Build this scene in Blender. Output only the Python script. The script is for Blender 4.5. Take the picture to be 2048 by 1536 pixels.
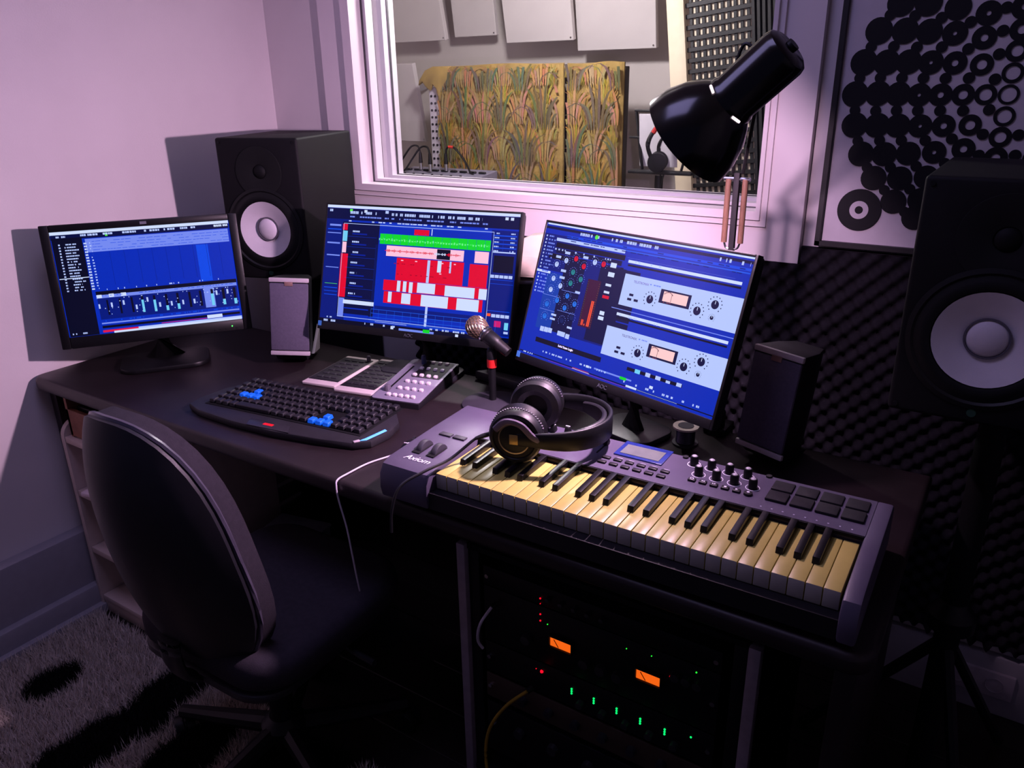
import bpy, bmesh, math, random
import numpy as np
from mathutils import Vector, Matrix, Euler

for o in list(bpy.data.objects):
    bpy.data.objects.remove(o, do_unlink=True)
scene = bpy.context.scene
COL = scene.collection
PI = math.pi
random.seed(7)

# ------------------------------------------------------------------ camera
CAM_POS = Vector((2.1828, -1.9057, 1.4629))
YAW, PITCH, ROLL, FPX = -0.5816, 0.3687, -0.0171, 1571.5
fwd = Vector((math.sin(YAW) * math.cos(PITCH), math.cos(YAW) * math.cos(PITCH), -math.sin(PITCH)))
right0 = Vector((math.cos(YAW), -math.sin(YAW), 0))
up0 = right0.cross(fwd)
right = math.cos(ROLL) * right0 + math.sin(ROLL) * up0
up = -math.sin(ROLL) * right0 + math.cos(ROLL) * up0
cam_data = bpy.data.cameras.new('camera')
cam_data.sensor_fit = 'HORIZONTAL'
cam_data.sensor_width = 36.0
cam_data.lens = FPX * 36.0 / 2048.0
cam_data.clip_start = 0.02
cam = bpy.data.objects.new('camera', cam_data)
COL.objects.link(cam)
cam.matrix_world = Matrix(((right.x, up.x, -fwd.x, CAM_POS.x), (right.y, up.y, -fwd.y, CAM_POS.y),
                           (right.z, up.z, -fwd.z, CAM_POS.z), (0, 0, 0, 1)))
scene.camera = cam

# ------------------------------------------------------------------ world and exposure
world = bpy.data.worlds.new('dim_room_air')
scene.world = world
world.use_nodes = True
bgn = world.node_tree.nodes['Background']
bgn.inputs['Color'].default_value = (0.46, 0.42, 0.90, 1)
bgn.inputs['Strength'].default_value = 0.07
scene.view_settings.view_transform = 'Standard'
scene.view_settings.look = 'None'
scene.view_settings.gamma = 1.0
scene.view_settings.use_curve_mapping = False
scene.view_settings.exposure = 0.0
LAMP_POWER = 11.0        # bare bulb
BEAM_POWER = 72.0        # light gathered by the white reflector
LAMP_COLOR = (1.0, 0.64, 0.93)
BOOTH_POWER = 54.0
BOOTH_COLOR = (1.0, 0.90, 0.87)

FILL_POWER = 8.0  # violet fill from the added overhead panel
FILL_COLOR = (0.55, 0.48, 1.0)

# ------------------------------------------------------------------ helpers
def lin(c):
    r = []
    for v in c[:3]:
        v = v / 255.0
        r.append(v / 12.92 if v <= 0.04045 else ((v + 0.055) / 1.055) ** 2.4)
    return tuple(r)

MATS = {}
def mat(name, rgb, rough=0.5, metal=0.0, noise=0.12, scale=40.0, bump=0.0, bscale=None, emit=None, estr=1.0, spec=0.5, sheen=0.0):
    if name in MATS:
        return MATS[name]
    m = bpy.data.materials.new(name)
    m.use_nodes = True
    nt = m.node_tree
    p = nt.nodes['Principled BSDF']
    base = lin(rgb)
    tc = nt.nodes.new('ShaderNodeTexCoord')
    nz = nt.nodes.new('ShaderNodeTexNoise')
    nz.inputs['Scale'].default_value = scale
    nz.inputs['Detail'].default_value = 4
    nt.links.new(tc.outputs['Object'], nz.inputs['Vector'])
    rp = nt.nodes.new('ShaderNodeValToRGB')
    rp.color_ramp.elements[0].position = 0.3
    rp.color_ramp.elements[1].position = 0.7
    rp.color_ramp.elements[0].color = tuple(c * (1 - noise) for c in base) + (1,)
    rp.color_ramp.elements[1].color = tuple(min(1, c * (1 + noise)) for c in base) + (1,)
    nt.links.new(nz.outputs['Fac'], rp.inputs['Fac'])
    nt.links.new(rp.outputs['Color'], p.inputs['Base Color'])
    p.inputs['Roughness'].default_value = rough
    p.inputs['Metallic'].default_value = metal
    p.inputs['Specular IOR Level'].default_value = spec
    if sheen:
        p.inputs['Sheen Weight'].default_value = sheen
    if bump:
        b = nt.nodes.new('ShaderNodeBump')
        b.inputs['Strength'].default_value = bump
        b.inputs['Distance'].default_value = 0.002
        n2 = nt.nodes.new('ShaderNodeTexNoise')
        n2.inputs['Scale'].default_value = bscale or scale * 4
        nt.links.new(tc.outputs['Object'], n2.inputs['Vector'])
        nt.links.new(n2.outputs['Fac'], b.inputs['Height'])
        nt.links.new(b.outputs['Normal'], p.inputs['Normal'])
    if emit:
        p.inputs['Emission Color'].default_value = lin(emit) + (1,)
        p.inputs['Emission Strength'].default_value = estr
    MATS[name] = m
    return m

def mat_attr(name, emission=False, rough=0.8, strength=1.0):
    m = bpy.data.materials.new(name)
    m.use_nodes = True
    nt = m.node_tree
    p = nt.nodes['Principled BSDF']
    at = nt.nodes.new('ShaderNodeAttribute')
    at.attribute_name = 'Col'
    if emission:
        p.inputs['Base Color'].default_value = (0.003, 0.003, 0.005, 1)
        p.inputs['Roughness'].default_value = 0.35
        p.inputs['Specular IOR Level'].default_value = 0.2
        nt.links.new(at.outputs['Color'], p.inputs['Emission Color'])
        p.inputs['Emission Strength'].default_value = strength
    else:
        nt.links.new(at.outputs['Color'], p.inputs['Base Color'])
        p.inputs['Roughness'].default_value = rough
        p.inputs['Specular IOR Level'].default_value = 0.2
    return m

class MB:
    def __init__(self):
        self.bm = bmesh.new()
    def _merge(self, t, M=None):
        if M is not None:
            bmesh.ops.transform(t, matrix=M, verts=t.verts)
        me = bpy.data.meshes.new('tmp')
        t.to_mesh(me)
        t.free()
        self.bm.from_mesh(me)
        bpy.data.meshes.remove(me)
        return self
    def box(self, c, s, bevel=0.0, seg=2, rot=None, taper=None):
        t = bmesh.new()
        bmesh.ops.create_cube(t, size=1.0)
        bmesh.ops.scale(t, vec=Vector(s), verts=t.verts)
        if taper:
            for v in t.verts:
                if v.co.z > 0:
                    v.co.x *= taper[0]
                    v.co.y *= taper[1]
        if bevel:
            bmesh.ops.bevel(t, geom=list(t.edges), offset=bevel, segments=seg, affect='EDGES', profile=0.5)
        M = Matrix.Translation(Vector(c))
        if rot:
            M = M @ Euler(rot).to_matrix().to_4x4()
        return self._merge(t, M)
    def cyl(self, p0, p1, r0, r1=None, seg=20, caps=True):
        r1 = r0 if r1 is None else r1
        p0, p1 = Vector(p0), Vector(p1)
        d = p1 - p0
        t = bmesh.new()
        bmesh.ops.create_cone(t, cap_ends=caps, segments=seg, radius1=r0, radius2=r1, depth=d.length)
        M = Matrix.Translation((p0 + p1) / 2) @ d.to_track_quat('Z', 'Y').to_matrix().to_4x4()
        return self._merge(t, M)
    def lathe(self, prof, seg=32, M=None):
        t = bmesh.new()
        rings = []
        for r, z in prof:
            if r < 1e-6:
                rings.append([t.verts.new((0, 0, z))])
            else:
                rings.append([t.verts.new((r * math.cos(2 * PI * i / seg), r * math.sin(2 * PI * i / seg), z)) for i in range(seg)])
        for a, b in zip(rings[:-1], rings[1:]):
            for i in range(seg):
                j = (i + 1) % seg
                if len(a) == 1 and len(b) > 1:
                    t.faces.new((a[0], b[i], b[j]))
                elif len(b) == 1 and len(a) > 1:
                    t.faces.new((a[i], a[j], b[0]))
                elif len(a) > 1:
                    t.faces.new((a[i], a[j], b[j], b[i]))
        bmesh.ops.recalc_face_normals(t, faces=t.faces)
        return self._merge(t, M)
    def tube(self, pts, r, seg=8, flat=None):
        pts = [Vector(p) for p in pts]
        t = bmesh.new()
        rings = []
        prev = Vector((0, 0, 1))
        for i, p in enumerate(pts):
            d = (pts[min(i + 1, len(pts) - 1)] - pts[max(i - 1, 0)]).normalized()
            s = d.cross(Vector((0, 0, 1)))
            if s.length < 1e-3:
                s = d.cross(Vector((0, 1, 0)))
            s.normalize()
            u = s.cross(d)
            rr = r[i] if isinstance(r, (list, tuple)) else r
            rings.append([t.verts.new(p + s * (rr * (flat[0] if flat else 1) * math.cos(2 * PI * k / seg)) + u * (rr * (flat[1] if flat else 1) * math.sin(2 * PI * k / seg))) for k in range(seg)])
        for a, b in zip(rings[:-1], rings[1:]):
            for k in range(seg):
                t.faces.new((a[k], a[(k + 1) % seg], b[(k + 1) % seg], b[k]))
        t.faces.new(rings[0]); t.faces.new(rings[-1])
        bmesh.ops.recalc_face_normals(t, faces=t.faces)
        return self._merge(t)
    def prism(self, poly, z0, z1, bevel=0.0, seg=2, M=None, topscale=None):
        t = bmesh.new()
        a = [t.verts.new((x, y, z0)) for x, y in poly]
        b = [t.verts.new((x, y, z1)) for x, y in poly]
        t.faces.new(list(reversed(a)))
        t.faces.new(b)
        n = len(poly)
        for i in range(n):
            t.faces.new((a[i], a[(i + 1) % n], b[(i + 1) % n], b[i]))
        bmesh.ops.recalc_face_normals(t, faces=t.faces)
        if bevel:
            bmesh.ops.bevel(t, geom=[e for e in t.edges if abs(e.verts[0].co.z - e.verts[1].co.z) < 1e-6], offset=bevel, segments=seg, affect='EDGES', profile=0.5)
        return self._merge(t, M)
    def sphere(self, c, r, sc=(1, 1, 1), seg=20, rings=12):
        t = bmesh.new()
        bmesh.ops.create_uvsphere(t, u_segments=seg, v_segments=rings, radius=r)
        return self._merge(t, Matrix.Translation(Vector(c)) @ Matrix.Diagonal(Vector(sc).to_4d()))
    def surf(self, grid, close_u=False):
        t = bmesh.new()
        vs = [[t.verts.new(p) for p in row] for row in grid]
        for i in range(len(vs) - 1):
            m = len(vs[i])
            for j in range(m if close_u else m - 1):
                t.faces.new((vs[i][j], vs[i][(j + 1) % m], vs[i + 1][(j + 1) % m], vs[i + 1][j]))
        return self._merge(t)
    def mesh(self, name, smooth=True, angle=35):
        me = bpy.data.meshes.new(name)
        self.bm.to_mesh(me)
        self.bm.free()
        if smooth:
            me.polygons.foreach_set('use_smooth', [True] * len(me.polygons))
            me.set_sharp_from_angle(angle=math.radians(angle))
        return me
    def build(self, name, m, parent=None, loc=(0, 0, 0), rot=(0, 0, 0), smooth=True, angle=35):
        return link(name, self.mesh(name, smooth, angle), m, parent, loc, rot)

def link(name, me, m, parent=None, loc=(0, 0, 0), rot=(0, 0, 0)):
    if m is not None and not me.materials:
        me.materials.append(m)
    o = bpy.data.objects.new(name, me)
    COL.objects.link(o)
    o.location = loc
    o.rotation_euler = rot
    if parent:
        o.parent = parent
    return o

def tag(o, label, cat, group=None):
    o['label'] = label
    o['category'] = cat
    if group:
        o['group'] = group
    return o

def thing(name, label, cat, loc=(0, 0, 0), rot=(0, 0, 0), group=None):
    o = bpy.data.objects.new(name, None)
    o.empty_display_size = 0.05
    COL.objects.link(o)
    o.location = loc
    o.rotation_euler = rot
    return tag(o, label, cat, group)

def struct(o):
    o['kind'] = 'structure'
    return o

def text_mesh(body, size, depth=0.0003, align='LEFT', shear=0.0, space=1.0):
    cu = bpy.data.curves.new('t', 'FONT')
    cu.body = body
    cu.size = size
    cu.extrude = depth
    cu.align_x = align
    cu.shear = shear
    cu.space_character = space
    cu.resolution_u = 3
    ob = bpy.data.objects.new('t', cu)
    COL.objects.link(ob)
    bpy.context.view_layer.update()
    dg = bpy.context.evaluated_depsgraph_get()
    me = bpy.data.meshes.new_from_object(ob.evaluated_get(dg))
    bpy.data.objects.remove(ob, do_unlink=True)
    bpy.data.curves.remove(cu)
    return me

def text(name, body, size, m, parent, loc, rot, **k):
    me = text_mesh(body, size, **k)
    me.materials.clear()
    return link(name, me, m, parent, loc, rot)

def quads_mesh(name, quads, m):
    """quads: list of (4 corner points, srgb colour); one mesh with a colour attribute"""
    vs, fs, cs = [], [], []
    for pts, c in quads:
        b = len(vs)
        vs += [tuple(p) for p in pts]
        fs.append(tuple(range(b, b + len(pts))))
        cs += [lin(c) + (1.0,)] * len(pts)
    me = bpy.data.meshes.new(name)
    me.from_pydata(vs, [], fs)
    at = me.color_attributes.new('Col', 'FLOAT_COLOR', 'CORNER')
    at.data.foreach_set('color', np.array(cs, dtype=np.float32).ravel())
    me.materials.append(m)
    return me

def smooth_path(pts, n=8):
    pts = [Vector(p) for p in pts]
    out = []
    P = [pts[0]] + pts + [pts[-1]]
    for i in range(1, len(P) - 2):
        for k in range(n):
            t = k / n
            a, b, c, d = P[i - 1], P[i], P[i + 1], P[i + 2]
            out.append(0.5 * ((2 * b) + (c - a) * t + (2 * a - 5 * b + 4 * c - d) * t * t + (3 * b - a - 3 * c + d) * t ** 3))
    out.append(pts[-1])
    return out

def rrect(x0, y0, x1, y1, r, n=5, corners=(1, 1, 1, 1)):
    """rounded rectangle, corners order: (x0,y0) (x1,y0) (x1,y1) (x0,y1)"""
    out = []
    for (cx, cy, a0, on, px, py) in ((x0 + r, y0 + r, PI, corners[0], x0, y0), (x1 - r, y0 + r, 1.5 * PI, corners[1], x1, y0),
                                     (x1 - r, y1 - r, 0, corners[2], x1, y1), (x0 + r, y1 - r, 0.5 * PI, corners[3], x0, y1)):
        if on:
            out += [(cx + r * math.cos(a0 + k * PI / 2 / n), cy + r * math.sin(a0 + k * PI / 2 / n)) for k in range(n + 1)]
        else:
            out.append((px, py))
    return out

ROT_FRONT = Matrix.Rotation(PI / 2, 4, 'X')      # local z axis -> -y (towards the viewer side)
BLACK = mat('black_plastic', (14, 14, 17), 0.45, spec=0.3)
BLACK_MATT = mat('black_matt', (9, 9, 12), 0.75, spec=0.2)
WHITE_PAINT = mat('white_wall_paint', (214, 205, 206), 0.7, noise=0.03, scale=6, bump=0.08, bscale=220)
TRIM_WHITE = mat('white_gloss_trim', (224, 214, 216), 0.4, noise=0.02, scale=8)
CHROME = mat('chrome_metal', (190, 190, 195), 0.2, metal=1.0, noise=0.03)

# ================================================================== SETTING
ZD = 0.74            # desk top
WX0, WX1, WZ0 = 0.405, 1.645, 1.168     # window opening
ROOM_H = 2.5
floor_m = mat('dark_floor', (26, 20, 18), 0.5, noise=0.3, scale=12)
fl = struct(MB().box((1.6, -1.6, -0.05), (3.8, 3.6, 0.1)).build('floor', floor_m))
PL = mat('floor_board', (30, 23, 20), 0.45, noise=0.35, scale=15, spec=0.3)
plank_me = MB().box((0, 0, 0), (1.195, 0.117, 0.006), bevel=0.002, seg=1).mesh('plank')
k = 0
for iy in range(28):
    y = -3.3 + iy * 0.12
    off = 0.6 if iy % 2 else 0.0
    for ix in range(4):
        x = 0.45 + off + ix * 1.2 - 0.6
        if 0.6 <= x <= 2.6:
            link('plank', plank_me, PL, fl, (x, y, 0.001))
wl = struct(MB().box((-0.06, -1.6, ROOM_H / 2), (0.12, 3.6, ROOM_H)).build('wall_left', WHITE_PAINT))
wb = MB()
wb.box(((-0.12 + WX0) / 2, 0.07, ROOM_H / 2), (WX0 + 0.12, 0.14, ROOM_H))
wb.box(((WX1 + 3.5) / 2, 0.07, ROOM_H / 2), (3.5 - WX1, 0.14, ROOM_H))
wb.box(((WX0 + WX1) / 2, 0.07, WZ0 / 2), (WX1 - WX0, 0.14, WZ0))
wb.box(((WX0 + WX1) / 2, 0.07, (2.15 + ROOM_H) / 2), (WX1 - WX0, 0.14, ROOM_H - 2.15))
struct(wb.build('wall_back', WHITE_PAINT, smooth=False))
struct(MB().box((3.56, -1.6, ROOM_H / 2), (0.12, 3.6, ROOM_H)).build('wall_right', WHITE_PAINT))
struct(MB().box((1.7, -0.7, ROOM_H + 0.05), (3.9, 5.4, 0.1)).build('ceiling', WHITE_PAINT))

# board around the window, moulding, window frame and panes
def ring_board(mb, x0, x1, z0, z1, ox0, ox1, oz0, oz1, y0, y1, bevel=0.003):
    for (a, b, c, d) in ((x0, ox0, z0, z1), (ox1, x1, z0, z1), (ox0, ox1, z0, oz0), (ox0, ox1, oz1, z1)):
        mb.box(((a + b) / 2, (y0 + y1) / 2, (c + d) / 2), (b - a, abs(y1 - y0), d - c), bevel=0)
    return mb
surround = struct(ring_board(MB(), 0.262, 1.749, 1.052, 2.24, WX0, WX1, WZ0, 2.15, -0.022, 0.0).build('trim_1', TRIM_WHITE, smooth=False))
mo = MB()
ring_board(mo, 0.352, 1.668, 1.132, 2.19, 0.372, 1.655, 1.148, 2.17, -0.031, -0.022)
ring_board(mo, 0.372, 1.655, 1.148, 2.17, WX0, WX1, WZ0, 2.15, -0.040, -0.022)
struct(mo.build('trim_2', TRIM_WHITE, smooth=False))
win = thing('window_1', 'internal window into the white vocal booth', 'window', (0, 0, 0))
struct(win)
del win['category']; del win['label']
fr = MB()
ring_board(fr, WX0, WX1, WZ0, 2.15, WX0 + 0.012, WX1 - 0.012, WZ0 + 0.010, 2.14, 0.02, 0.05)
ring_board(fr, WX0, WX1, WZ0, 2.15, WX0 + 0.018, WX1 - 0.016, WZ0 + 0.014, 2.135, 0.085, 0.14)
fr.build('window_frame', mat('window_frame_paint', (222, 214, 218), 0.35, noise=0.02), win, smooth=False)
gk = MB()
ring_board(gk, WX0, WX1, WZ0, 2.15, WX0 + 0.007, WX1 - 0.007, WZ0 + 0.006, 2.144, 0.052, 0.058)
ring_board(gk, WX0, WX1, WZ0, 2.15, WX0 + 0.020, WX1 - 0.018, WZ0 + 0.016, 2.133, 0.108, 0.116)
ring_board(gk, WX0, WX1, WZ0, 2.15, WX0 + 0.0025, WX1 - 0.0025, WZ0 + 0.002, 2.148, 0.012, 0.018)
gk.build('seal_strip', mat('dark_rubber_seal', (60, 55, 62), 0.6), win, smooth=False)
gm = bpy.data.materials.new('window_glass')
gm.use_nodes = True
gm.use_transparent_shadow = True
nt = gm.node_tree
for n in list(nt.nodes):
    if n.type != 'OUTPUT_MATERIAL':
        nt.nodes.remove(n)
tr = nt.nodes.new('ShaderNodeBsdfTransparent'); tr.inputs['Color'].default_value = (0.93, 0.94, 0.96, 1)
gl = nt.nodes.new('ShaderNodeBsdfGlossy'); gl.inputs['Roughness'].default_value = 0.02
fz0_ = nt.nodes.new('ShaderNodeLayerWeight'); fz0_.inputs['Blend'].default_value = 0.5
fz1_ = nt.nodes.new('ShaderNodeMath'); fz1_.operation = 'POWER'; fz1_.inputs[1].default_value = 4.0
fz = nt.nodes.new('ShaderNodeMath'); fz.operation = 'MULTIPLY_ADD'; fz.inputs[1].default_value = 0.6; fz.inputs[2].default_value = 0.012
nt.links.new(fz0_.outputs['Facing'], fz1_.inputs[0]); nt.links.new(fz1_.outputs[0], fz.inputs[0])
mx = nt.nodes.new('ShaderNodeMixShader')
nt.links.new(fz.outputs[0], mx.inputs[0]); nt.links.new(tr.outputs[0], mx.inputs[1]); nt.links.new(gl.outputs[0], mx.inputs[2])
nt.links.new(mx.outputs[0], nt.nodes['Material Output'].inputs['Surface'])
for yy in (0.055, 0.112):
    MB().box(((WX0 + WX1) / 2, yy, (WZ0 + 2.15) / 2), (WX1 - WX0 - 0.006, 0.005, 2.15 - WZ0 - 0.006)).build('pane', gm, win, smooth=False)

# violet panel added out of view overhead to give the room soft fill light
cpl = thing('fill_panel', 'added out-of-view violet fill panel on the control room ceiling', 'lamp', (1.25, -1.25, ROOM_H))
MB().box((0, 0, -0.012), (0.82, 0.82, 0.024), bevel=0.003).build('fill_panel_housing', TRIM_WHITE, cpl)
MB().box((0, 0, -0.0255), (0.76, 0.76, 0.003)).build('diffuser', mat('violet_fill_surface', (220, 214, 250), 0.5, emit=(150, 140, 255), estr=0.5), cpl)
cl_ = bpy.data.lights.new('fill_panel_light', 'AREA')
cl_.shape = 'SQUARE'
cl_.size = 0.76
cl_.energy = FILL_POWER
cl_.color = FILL_COLOR
co_ = bpy.data.objects.new('fill_panel_light', cl_)
COL.objects.link(co_)
co_.parent = cpl
co_.location = (0, 0, -0.030)
# skirting
bl = MB().box((0.022, -1.6, 0.13), (0.044, 3.6, 0.26), bevel=0.004)
bl.box((0.034, -1.6, 0.045), (0.068, 3.6, 0.09), bevel=0.006)
bl.box((0.044, -1.6, 0.015), (0.088, 3.6, 0.03), bevel=0.004)
struct(bl.build('baseboard_left', mat('grey_white_skirting', (150, 146, 154), 0.5, noise=0.04)))
bb = MB().box((1.78, -0.011, 0.082), (3.44, 0.022, 0.164), bevel=0.004)
struct(bb.build('baseboard_back', mat('grey_white_skirting', (150, 146, 154), 0.5)))

# egg-crate foam on the back wall
pit = 0.031
nx, nz = 430, 164
fx0, fx1, fz0, fz1 = 0.58, 2.95, 0.19, 1.092
xs = np.linspace(fx0, fx1, nx); zs = np.linspace(fz0, fz1, nz)
X, Z = np.meshgrid(xs, zs)
hh = 0.5 + 0.5 * np.sin(2 * PI * X / (pit * 1.414)) * np.sin(2 * PI * Z / (pit * 1.414))
hh = hh ** 0.8
Y = -0.014 - 0.026 * hh
Zs = Z.copy()
Zs[0, :] += 0.012 * np.sin(2 * PI * xs / pit)
keep = lambda x, z: not (x < 1.752 and z > 1.05)
verts = np.stack([X.ravel(), Y.ravel(), Zs.ravel()], 1).tolist()
faces = []
for i in range(nz - 1):
    for j in range(nx - 1):
        if keep(xs[j], zs[i]):
            faces.append((i * nx + j, i * nx + j + 1, (i + 1) * nx + j + 1, (i + 1) * nx + j))
me = bpy.data.meshes.new('egg_crate_foam')
me.from_pydata(verts, [], faces)
me.polygons.foreach_set('use_smooth', [True] * len(me.polygons))
foam = link('egg_crate_foam', me, mat('charcoal_foam', (27, 25, 31), 0.95, noise=0.15, scale=60, spec=0.1))
tag(foam, 'charcoal egg-crate acoustic foam sheet covering the back wall below the window', 'foam')
fb = MB()
fb.box(((fx0 + 1.752) / 2, -0.008, (fz0 + 0.012 + 1.05) / 2), (1.752 - fx0, 0.012, 1.05 - fz0 - 0.012))
fb.box(((1.752 + fx1) / 2, -0.008, (fz0 + 0.012 + fz1) / 2), (fx1 - 1.752, 0.012, fz1 - fz0 - 0.012))
fb.build('foam_backing', mat('charcoal_foam', (27, 25, 31), 0.95), foam, smooth=False)

# ================================================================== VOCAL BOOTH BEHIND THE WINDOW
BW = mat('booth_white_paint', (205, 196, 190), 0.8, noise=0.03, scale=5)
struct(MB().box((0.3, 1.66, ROOM_H / 2), (3.1, 0.1, ROOM_H)).build('wall_booth_back', BW))
struct(MB().box((-1.25, 0.9, ROOM_H / 2), (0.1, 1.6, ROOM_H)).build('wall_booth_left', BW))
struct(MB().box((1.85, 0.9, ROOM_H / 2), (0.1, 1.6, ROOM_H)).build('wall_booth_right', BW))
struct(MB().box((-0.66, 0.105, ROOM_H / 2), (1.08, 0.07, ROOM_H)).build('wall_booth_front', BW))
struct(MB().box((0.3, 0.93, -0.05), (3.1, 1.56, 0.1)).build('floor_booth', mat('booth_carpet', (70, 62, 66), 0.95)))
struct(MB().box((-0.8, 0.93, ROOM_H + 0.05), (1.1, 1.56, 0.1)).build('ceiling_booth', BW))

lampb = thing('pendant_lamp', 'white pendant lamp hanging in the vocal booth', 'lamp', (0.62, 0.50, ROOM_H))
MB().cyl((0, 0, 0), (0, 0, -0.46), 0.004, seg=8).build('cord', BLACK, lampb)
MB().lathe([(0.02, -0.44), (0.06, -0.46), (0.11, -0.50), (0.125, -0.54), (0.121, -0.54), (0.105, -0.505), (0.0, -0.462)], 32).build('lamp_shade', TRIM_WHITE, lampb)
MB().lathe([(0.0, -0.475), (0.016, -0.48), (0.03, -0.51), (0.03, -0.53), (0.015, -0.548), (0.0, -0.55)], 20).build('bulb', mat('booth_bulb', (255, 244, 232), 0.4, emit=(255, 232, 214), estr=4.0), lampb)
ld = bpy.data.lights.new('booth_lamp_light', 'POINT')
ld.shadow_soft_size = 0.05
ld.energy = BOOTH_POWER
ld.color = BOOTH_COLOR
lo = bpy.data.objects.new('booth_lamp_light', ld)
COL.objects.link(lo)
lo.parent = lampb
lo.location = (0, 0, -0.61)

PAN = mat('white_absorber_panel', (196, 188, 186), 0.75, noise=0.03, scale=10)
def absorber(x0, x1, zb, h, y, tilt, roll, label, hang=False):
    w = x1 - x0
    t = thing('acoustic_panel', label, 'acoustic panel', ((x0 + x1) / 2, y, zb), (tilt, roll, 0), 'white baffles hanging in the booth')
    MB().box((0, 0, h / 2), (w, 0.026, h), bevel=0.002, seg=1).build('panel_face', PAN, t)
    for sx in (1,):
        MB().cyl((sx * (w / 2 - 0.012), -0.012, 0.012), (sx * (w / 2 - 0.012), -0.0155, 0.012), 0.004, seg=10).build('screw', CHROME, t)
    if hang:
        MB().box((0, 0.16, h * 0.55), (0.04, 0.32, 0.03)).build('wall_bracket', CHROME, t)
    return t
absorber(-0.98, -0.70, 1.672, 0.55, 1.40, 0.20, 0.0, 'white booth baffle nearest the window frame, shortest of the top row')
absorber(-0.70, -0.345, 1.652, 0.55, 1.42, 0.22, 0.0, 'white booth baffle second from the left in the top row')
absorber(-0.335, -0.09, 1.665, 0.55, 1.48, 0.14, 0.0, 'narrow white booth baffle above the draped cloth')
absorber(0.02, 0.37, 1.625, 0.55, 1.40, 0.20, 0.0, 'wide white booth baffle above the dark cloth seam')
absorber(0.36, 0.735, 1.582, 0.6, 1.46, 0.16, 0.0, 'lowest white booth baffle of the top row, beside the slatted diffuser')
absorber(-0.84, -0.42, 1.185, 0.37, 1.32, 0.20, 0.0, 'white booth baffle hanging lowest, left of the pegboard strip', True)

# draped gobo with botanical cloth
gob = thing('draped_screen', 'free-standing booth screen draped in ochre botanical print cloth', 'screen', (0, 1.2, 0))
CL = mat('ochre_cloth', (150, 124, 66), 0.9, noise=0.28, scale=14, bump=0.3, bscale=500, sheen=0.1)
def cloth_panel(x0, x1, ztop, yoff, seed):
    rs = random.Random(seed)
    ph = rs.random() * 6
    n, m = 40, 30
    g = []
    for i in range(m + 1):
        v = i / m
        row = []
        for j in range(n + 1):
            u = j / n
            x = x0 + (x1 - x0) * u
            e = min(u, 1 - u) * (x1 - x0)
            y = yoff - 0.055 + 0.006 * math.sin(u * 9 + ph) * (1 - v) + 0.012 * max(0, 1 - e / 0.02) ** 2
            z = 0.06 + (ztop - 0.06) * v - 0.004 * math.sin(u * 7 + ph)
            row.append((x, y, z))
        g.append(row)
    g.append([(p[0], yoff - 0.035, ztop) for p in g[-1]])
    g.append([(p[0], yoff - 0.030, 0.06) for p in g[0]])
    return MB().surf(g)
cp1 = cloth_panel(-0.215, 0.452, 1.528, 0.0, 1).build('cloth_drape', CL, gob, angle=60)
cp2 = cloth_panel(0.462, 0.722, 1.525, 0.015, 2).build('cloth_drape', CL, gob, angle=60)
# print of leaf tufts on the two drapes
PRINT_N = [0]
def tuft(cx, cz, h, col, y, rs, x0, x1, zt):
    q = []
    n = rs.choice((6, 7, 8, 9))
    for b in range(n):
        PRINT_N[0] += 1
        yb = y - 0.000003 * PRINT_N[0]
        a = (b - (n - 1) / 2) / (n - 1) * 1.7 + rs.uniform(-.15, .15)
        L = h * rs.uniform(.6, 1.1)
        pts = []
        bx = cx + (b - (n - 1) / 2) * 0.009 * h / 0.2
        for s in range(7):
            t = s / 6
            ang = a * (0.15 + 1.5 * t * t)
            x = bx + math.sin(ang) * L * t * 0.6
            z = cz + math.cos(ang) * L * t * (1 if abs(a) < .5 else .85)
            w = 0.0042 * math.sin(PI * min(1, 0.10 + t * 0.90)) * (h / 0.16)
            pts.append((x, z, w))
        c = tuple(max(0, min(255, v + rs.randint(-14, 14))) for v in col)
        for p, r in zip(pts[:-1], pts[1:]):
            if min(p[0], r[0]) - .012 < x0 or max(p[0], r[0]) + .012 > x1 or max(p[1], r[1]) > zt:
                continue
            q.append((((p[0] - p[2], yb, p[1]), (p[0] + p[2], yb, p[1]), (r[0] + r[2], yb, r[1]), (r[0] - r[2], yb, r[1])), c))
    return q
PRT = mat_attr('printed_leaves', rough=0.9)
for (x0, x1, zt, par, y) in ((-0.212, 0.455, 1.526, cp1, -0.066), (0.455, 0.728, 1.524, cp2, -0.051)):
    rs = random.Random(int(x0 * 100) + 50)
    Q = []
    PRINT_N[0] = 0
    for row in range(-1, 5):
        zb = 0.80 + row * 0.155
        for c in range(-2, 6):
            xb = x0 + 0.06 + c * 0.21 + (0.105 if row % 2 else 0) + rs.uniform(-.015, .015)
            for k in range(5):
                Q += tuft(xb + rs.uniform(-.02, .20), zb + 0.02 + k * 0.03, 0.11, (138, 116, 56) if k % 2 else (122, 104, 48), y, rs, x0, x1, zt)
            Q += tuft(xb + 0.10, zb + 0.02, 0.24, (152, 118, 84), y, rs, x0, x1, zt)
            Q += tuft(xb + 0.02, zb + 0.10, 0.15, (150, 122, 58), y, rs, x0, x1, zt)
            Q += tuft(xb, zb, 0.25, (92, 86, 66), y, rs, x0, x1, zt)
    o = link('leaf_print', quads_mesh('leaf_print', Q, PRT), PRT, par)
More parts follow.
